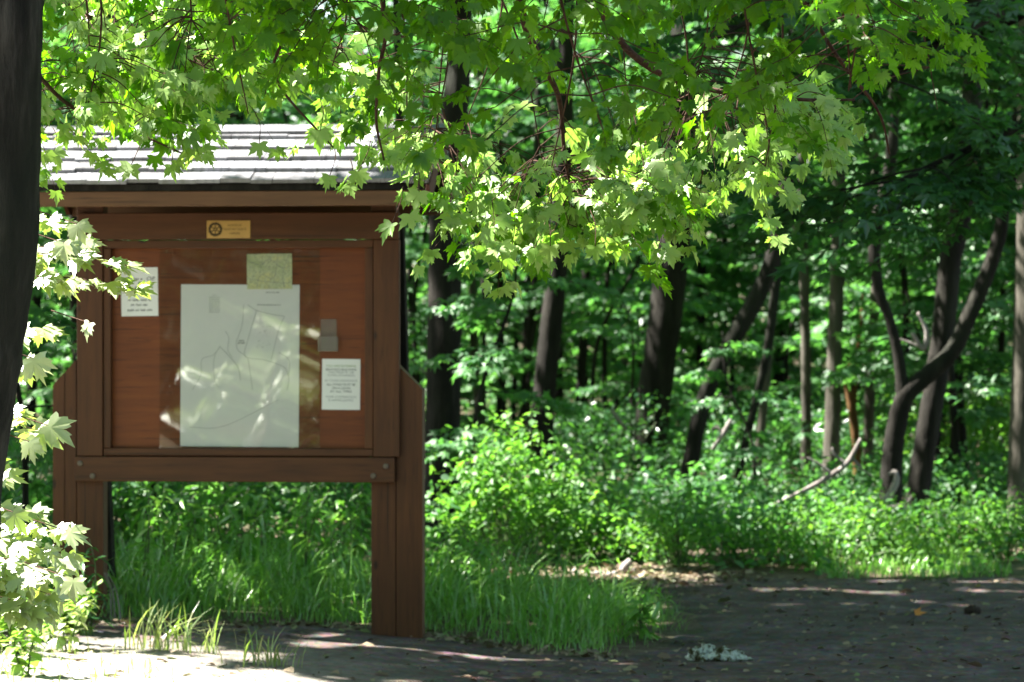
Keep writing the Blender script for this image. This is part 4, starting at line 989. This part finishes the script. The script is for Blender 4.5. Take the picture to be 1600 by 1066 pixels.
# ------------------------------------------------------------------ grass (stuff) and tufts
def blades(n, pos, hr, wr, bend=.5, mat='grass'):
    x, y = pos; z = gz(x, y); k = 5
    h = R.uniform(*hr, n); w = R.uniform(*wr, n); a = R.uniform(0, 2 * PI, n); b = np.abs(R.normal(0, bend, n)) + .1
    t = np.linspace(0, 1, k)
    dirx, diry = np.cos(a), np.sin(a)
    # arc: lean grows with t
    lean = (b[:, None] * t ** 2) * h[:, None]; up = h[:, None] * (t - .28 * b[:, None] * t ** 3)
    cx = x[:, None] + dirx[:, None] * lean; cy = y[:, None] + diry[:, None] * lean; cz = z[:, None] + up - .01
    fa = a + PI / 2 + R.normal(0, .5, n)
    wid = w[:, None] * np.array([.8, 1, .9, .6, .06])
    V1 = np.stack([cx + np.cos(fa)[:, None] * wid / 2, cy + np.sin(fa)[:, None] * wid / 2, cz], -1)
    V2 = np.stack([cx - np.cos(fa)[:, None] * wid / 2, cy - np.sin(fa)[:, None] * wid / 2, cz], -1)
    V = np.stack([V1, V2], 2).reshape(n, -1, 3)
    f = np.array([(2 * i, 2 * i + 1, 2 * i + 3, 2 * i + 2) for i in range(k - 1)])
    F = f[None] + (np.arange(n) * 2 * k)[:, None, None]
    return V.reshape(-1, 3), F.reshape(-1)
n = 60000
x = R.uniform(-4.5, 1.4, n); y = R.uniform(15.4, 20.6, n); sd = path_sd(x, y)
dens = np.clip((-sd - .02) / .25, 0, 1) * np.where(y > 19.2 + .2 * np.sin(x * 3), .12, 1) * np.where((x > .2) & (y > 18.9), .1, 1) * np.clip(.55 + .5 * np.sin(x * 4 + y) * np.sin(y * 3 - x), .2, 1)
k = R.random(n) < dens * .42; x, y, sd = x[k], y[k], sd[k]
n = len(x); hh = np.clip(.10 + .46 * np.clip(-sd, 0, .7), .09, .44) * (.85 + .3 * np.sin(x * 3.7 + 1.3 * y) * np.sin(2.9 * y - x))
V, F = blades(n, (x, y), (.35, 1.2), (.016, .042), 1.0)
# scale heights per blade
V = V.reshape(n, -1, 3); base = np.column_stack([x, y, gz(x, y)]); V = base[:, None, :] + (V - base[:, None, :]) * np.stack([hh, hh, hh], -1)[:, None, :] ; 
V2 = V.copy(); 
# keep blade width from shrinking too much
o = link('grass', mesh_np('grass', V.reshape(-1, 3), F, 4), [M['grass']]); tag(o, 'tall green grass behind and beside the notice board posts', 'grass', kind='stuff')
# short scrappy sunlit grass at lower left
n = 5200
x = R.uniform(-4.4, -1.0, n); y = R.uniform(12.2, 14.9, n)
f = np.clip((-1.9 - x) * .9 + .35 + .5 * np.sin(x * 5 + 1) * np.sin(y * 4), .04, 1) * np.clip((14.8 - y) * 3, 0, 1)
k = R.random(n) < f * .55; x, y = x[k], y[k]
V, F = blades(len(x), (x, y), (.04, .13), (.004, .009), .7)
o = link('short_grass', mesh_np('short_grass', V, F, 4), [M['drygrass']]); tag(o, 'short sunlit grass at the near edge of the path', 'grass', kind='stuff')
def tuft(px, py, n, h, sp, label):
    D = 14.6; D = (CAMZ - .03) * FPX / (py - 533); x0 = (px - 800) / FPX * D
    z0 = float(gz(x0, D)); x = x0 + R.normal(0, sp, n); y = D + R.normal(0, sp * .5, n)
    V, F = blades(n, (x, y), (h * .6, h), (.006, .011), .75)
    V = V - np.array([x0, D, z0]); o = link('grass_tuft', mesh_np('grass_tuft', V, F, 4), [M['drygrass']]); o.location = (x0, D, z0)
    tag(o, label, 'grass tuft', 'grass tufts in the sun')
tuft(250, 1020, 60, .30, .10, 'largest sunlit grass tuft, in front of the gap beside the left post')
tuft(415, 1036, 44, .24, .08, 'sunlit grass tuft nearest the shaded gravel')
tuft(322, 1022, 16, .2, .03, 'small upright grass tuft between the two larger tufts')
tuft(130, 1003, 34, .11, .035, 'low grass tuft at the end of the sunlit leaves')
# leafy sunlit weeds bottom left
for i, (px, py, h, lab) in enumerate([(20, 1020, .34, 'broad leaved weed in glaring sun in the lower left corner'), (75, 1000, .30, 'sunlit weed with rounded leaves below the maple leaves'), (110, 985, .24, 'slim sunlit weed next to the left post'), (40, 1060, .28, 'sunlit weed at the bottom edge of the photo'), (-20, 985, .4, 'sunlit weed cut by the left edge of the photo')]):
    D = (CAMZ - .08) * FPX / (py - 533); weed(px, D, h * 1.15, 20, .10, 'maple_pale_lit', lab, tmpl=OVAL)

for i in range(9):
    px = R.uniform(-60, 125); py = R.uniform(985, 1060); D = (CAMZ - .08) * FPX / (py - 533)
    weed(px, D, R.uniform(.18, .34), 18, .09, 'sun_maple' if i % 2 else 'maple_pale_lit', 'low sunlit weed among the glaring greenery in the lower left corner', 'sunlit weeds in the lower left corner', tmpl=OVAL)
# ground cover in the woods (stuff)
L = Leaves(); n = 40000
y = 20.3 + 32 * R.random(n) ** 1.4; x = R.uniform(-1, 1, n) * (y * .20 + 1.2)
k = (R.random(n) < np.clip((y - 21) / 4, .15, 1)) & (path_sd(x, np.minimum(y, 21.9)) < -.12) & ~((x > .1) & (x < 1.5) & (y < 21.4)) & ~((x > 2.6) & (x < 3.0) & (y < 22.5)); x, y = x[k], y[k]; n = len(x)
P = np.column_stack([x, y, gz(x, y) + .03 + np.abs(R.normal(0, .16, n)) * np.clip((y - 20) * .5, .2, 1)])
L.add(P, nrm(R.normal(size=(n, 3)) * [1, 1, .35]), nrm(UP + R.normal(0, .35, (n, 3))), R.uniform(.05, .1, n) * np.clip(y / 28, 1, 2))
o = link('undergrowth', L.mesh('undergrowth', DIAM), [M['under']]); tag(o, 'low leafy ground cover on the forest floor', 'undergrowth', kind='stuff')
# grassy gap at the far path edge
n = 2600; x = R.uniform(2.2, 3.6, n); y = R.uniform(20.9, 24.5, n); V, F = blades(n, (x, y), (.06, .16), (.006, .012), .6)
o = link('verge_grass', mesh_np('verge_grass', V, F, 4), [M['grass']]); tag(o, 'short bright grass where a side trail leaves the path', 'grass', kind='stuff')
# fallen leaves
L = Leaves(); n = 3600
x = R.uniform(-3.2, 4.6, n); y = 12.8 + 8 * R.random(n); k = (path_sd(x, y) > 0.0); x, y = x[k], y[k]; n = len(x)
L.add(np.column_stack([x, y, gz(x, y) + .016]), nrm(R.normal(size=(n, 3)) * [1, 1, .12]), nrm(UP + R.normal(0, .3, (n, 3))), np.clip(R.gamma(2, .016, n), .012, .085))
n = 1500; x = R.normal(.75, .45, n); y = R.normal(20.6, .45, n); L.add(np.column_stack([x, y, gz(x, y) + .02 + .02 * R.random(n)]), nrm(R.normal(size=(n, 3)) * [1, 1, .2]), nrm(UP + R.normal(0, .4, (n, 3))), R.uniform(.03, .08, n))
n = 500; t_ = R.random(n); x = -2.6 + 3.2 * t_; y = np.interp(x, PATHPOLY[3:8, 0], PATHPOLY[3:8, 1]) + R.normal(0, .1, n); L.add(np.column_stack([x, y, gz(x, y) + .018]), nrm(R.normal(size=(n, 3)) * [1, 1, .2]), nrm(UP + R.normal(0, .4, (n, 3))), R.uniform(.02, .06, n))
o = link('fallen_leaves', L.mesh('fallen_leaves', DIAM + OVAL), [M['litter']]); tag(o, 'scattered dry leaves and bits on the gravel path', 'fallen leaves', kind='stuff')

# ------------------------------------------------------------------ far woods (stuff)
L = Leaves(); n = 24000
y = R.uniform(49, 72, n); x = R.uniform(-1, 1, n) * (y * .22 + 1); z = gz(x, y) + 11 * R.random(n) ** 1.1
cl_ = np.sin(x * 1.3 + 2) * np.sin(z * 1.5 + y * .7) + np.sin(x * .6 + z * .8 + y) * .7
k = cl_ > -.55; P = np.column_stack([x, y, z])[k]; n = len(P)
L.add(P, nrm(R.normal(size=(n, 3)) * [1, 1, .4]), nrm(UP + R.normal(0, .6, (n, 3))), R.uniform(.25, .5, n))
n = 7000; a = R.uniform(PI * .98, PI * 2.02, n); rr = R.uniform(34, 46, n); z = 13 * R.random(n)
L.add(np.column_stack([rr * np.cos(a), rr * np.sin(a), z]), nrm(R.normal(size=(n, 3)) * [1, 1, .4]), nrm(R.normal(size=(n, 3))), R.uniform(.9, 1.9, n))
o = link('far_woods', L.mesh('far_woods', MAPLE_LO), [M['under']]); tag(o, 'mass of distant leaves closing off the woods', 'woods', kind='stuff')

L = Leaves(); n = 9000; x = R.uniform(-11, 6, n); y = R.uniform(-9, -4, n); z = gz(x, y) + 4.6 * R.random(n) ** 1.3  # unseen foliage added behind the camera to darken what the acrylic mirrors
L.add(np.column_stack([x, y, z]), nrm(R.normal(size=(n, 3)) * [1, 1, .4]), nrm(UP + R.normal(0, .6, (n, 3))), R.uniform(.2, .4, n))
M['added_thicket'] = leafmat('darkened_thicket_leaf', [(.006, .018, .008), (.010, .026, .011), (.015, .035, .014)], [(.01, .04, .01), (.015, .05, .012), (.02, .06, .015)], 0.3, 0.02, 0.5)  # near-black leaves, shade put into the colour
o = link('added_thicket', L.mesh('added_thicket', MAPLE_LO), [M['added_thicket']]); tag(o, 'unseen dark foliage added behind the camera to darken the clear plastic reflection', 'added_thicket', kind='stuff')

# ------------------------------------------------------------------ deadwood, stones
def stick(name, pts, D, w, label, cat, mat='deadwood', extra=(), group=None):
    P = smooth_path([W(*(p if len(p) == 3 else (*p, D))) for p in pts], 6 * len(pts)); c = P[0].copy()
    mb = MB(); mb.tube(P - c, np.interp(np.linspace(0, 1, len(P)), np.linspace(0, 1, len(w)), np.array(w) / FPX * D / 2), 8, wob=.06)
    for e, ew in extra:
        Q = smooth_path([W(*(p if len(p) == 3 else (*p, D))) for p in e], 5 * len(e)); mb.tube(Q - c, np.interp(np.linspace(0, 1, len(Q)), np.linspace(0, 1, len(ew)), np.array(ew) / FPX * D / 2), 6, wob=.05)
    o = mb.build(name, M[mat], None, True); o.location = c; tag(o, label, cat, group); return o
stick('dead_branch', [(1205, 790), (1265, 762), (1300, 742), (1325, 722), (1345, 685)], 24.2, [3, 7, 9, 9, 4], 'bleached dead branch arching up from the undergrowth beside the grey trunks', 'branch', extra=[([(1300, 742), (1280, 725), (1262, 715)], [7, 5, 3]), ([(1322, 725), (1305, 712), (1300, 700)], [6, 5, 3]), ([(1330, 715), (1350, 735), (1365, 745)], [6, 4, 2])])
stick('dead_branch', [(1382, 785), (1392, 770), (1400, 752), (1398, 738), (1388, 742)], 24.6, [12, 12, 11, 8, 4], 'short bleached hooked branch at the foot of the forked tree', 'branch')
stick('dead_branch', [(1350, 812), (1385, 795), (1415, 787), (1425, 775)], 24.4, [4, 6, 5, 3], 'thin pale stick lying low across the forked tree', 'branch')
stick('dead_branch', [(1112, 703), (1130, 678), (1142, 656)], 27.8, [5, 9, 6], 'short pale broken branch beside the leaning trunk', 'branch', extra=[([(1130, 678), (1120, 668), (1112, 672)], [6, 4, 3])])
stick('dead_branch', [(955, 640), (968, 658), (978, 672)], 29, [5, 6, 4], 'small pale broken twig left of the broadest dark trunk', 'branch')
stick('dead_branch', [(1425, 520), (1442, 545), (1448, 520), (1434, 488)], 25.8, [5, 8, 7, 4], 'pale twisted twig in front of the tall brown trunk', 'branch', extra=[([(1442, 545), (1420, 535), (1400, 528)], [5, 4, 2])])
def zz(px, D): return 533 + (CAMZ - float(gz((px - 800) / FPX * D, D))) * FPX / D
def logg(px0, dz0, px1, dz1, D, w, label):
    y0 = zz(px0, D); stick('stick', [(px0, y0 - dz0), ((px0 + px1) / 2, (y0 + zz(px1, D)) / 2 - (dz0 + dz1) / 2 - 1), (px1, zz(px1, D) - dz1)], D, [w, w * 1.1, w * .9], label, 'stick')
logg(905, 4, 942, 12, 20.5, 5, 'thin pale stick lying on the litter beside the grass tip')
logg(940, 4, 964, 12, 20.4, 9, 'thick bleached stick lying in the middle of the sunny litter')
logg(972, 10, 986, 26, 20.6, 12, 'stubby pale stick propped up at the edge of the sunny litter')
logg(975, 3, 1010, 8, 20.2, 7, 'flat pale stick nearest the low bush on the sunny litter')
def lumps(name, px, py, mat, label, cat, spec):
    D = 1.675 * FPX / (py - 533); c = W(px, py, D); import bmesh
    mb = MB()
    for dx, dy, dz, r, fl in spec:
        bm = bmesh.new(); bmesh.ops.create_icosphere(bm, subdivisions=3, radius=r)
        for v in bm.verts:
            d = v.co.normalized(); k = 1 + .28 * math.sin(d.x * 5 + dx * 40) * math.sin(d.y * 6 + dy * 30) + .14 * math.sin(d.z * 11 + dx * 90) * math.sin(d.x * 13)
            v.co = Vector((v.co.x * k + dx, v.co.y * k + dy, max(v.co.z * k * fl + dz, -.01)))
        bm.verts.index_update(); mb.add([tuple(v.co) for v in bm.verts], [[v.index for v in f.verts] for f in bm.faces]); bm.free()
    o = mb.build(name, M[mat], None, True); c[2] = gz(c[0], c[1]) + .008; o.location = c; tag(o, label, cat); return o
lumps('lichen_clod', 1125, 1030, 'clod', 'lumpy pale grey green clod lying on the gravel in front of the grass', 'clod',
      [(-.12, 0, .03, .05, .8), (-.07, .02, .045, .045, .9), (-.03, -.02, .02, .05, .6), (.02, .01, .035, .05, .7), (.07, 0, .03, .05, .6), (.11, -.02, .015, .035, .5), (-.09, -.04, .015, .04, .6), (.04, -.04, .015, .045, .5), (-.15, .01, .015, .03, .6), (.145, -.015, .008, .025, .4)])
lumps('stone', 1519, 961, 'stone', 'dark brown stone sitting alone on the path near the sun streaks', 'stone', [(0, 0, .02, .042, .75), (.02, .01, .018, .03, .8)])
L = Leaves(); p = W(1430, 962, 1.675 * FPX / (962 - 533)); 
L.add(np.zeros(3), np.array([1, -.2, .25]), np.array([0, -.7, .8]), .07)
mo, nt, out = newmat('orange_leaf'); bsdf(nt, out, mixc(nt, noise(nt, (40, 40, 40)), (.5, .16, .03), (.6, .26, .06)), .6)
o = link('fallen_leaf', L.mesh('fallen_leaf', MAPLE_LO[:1]), [mo]); o.location = (p[0], p[1], gz(p[0], p[1]) + .015); tag(o, 'single orange dead leaf lying on the path left of the dark stone', 'leaf')
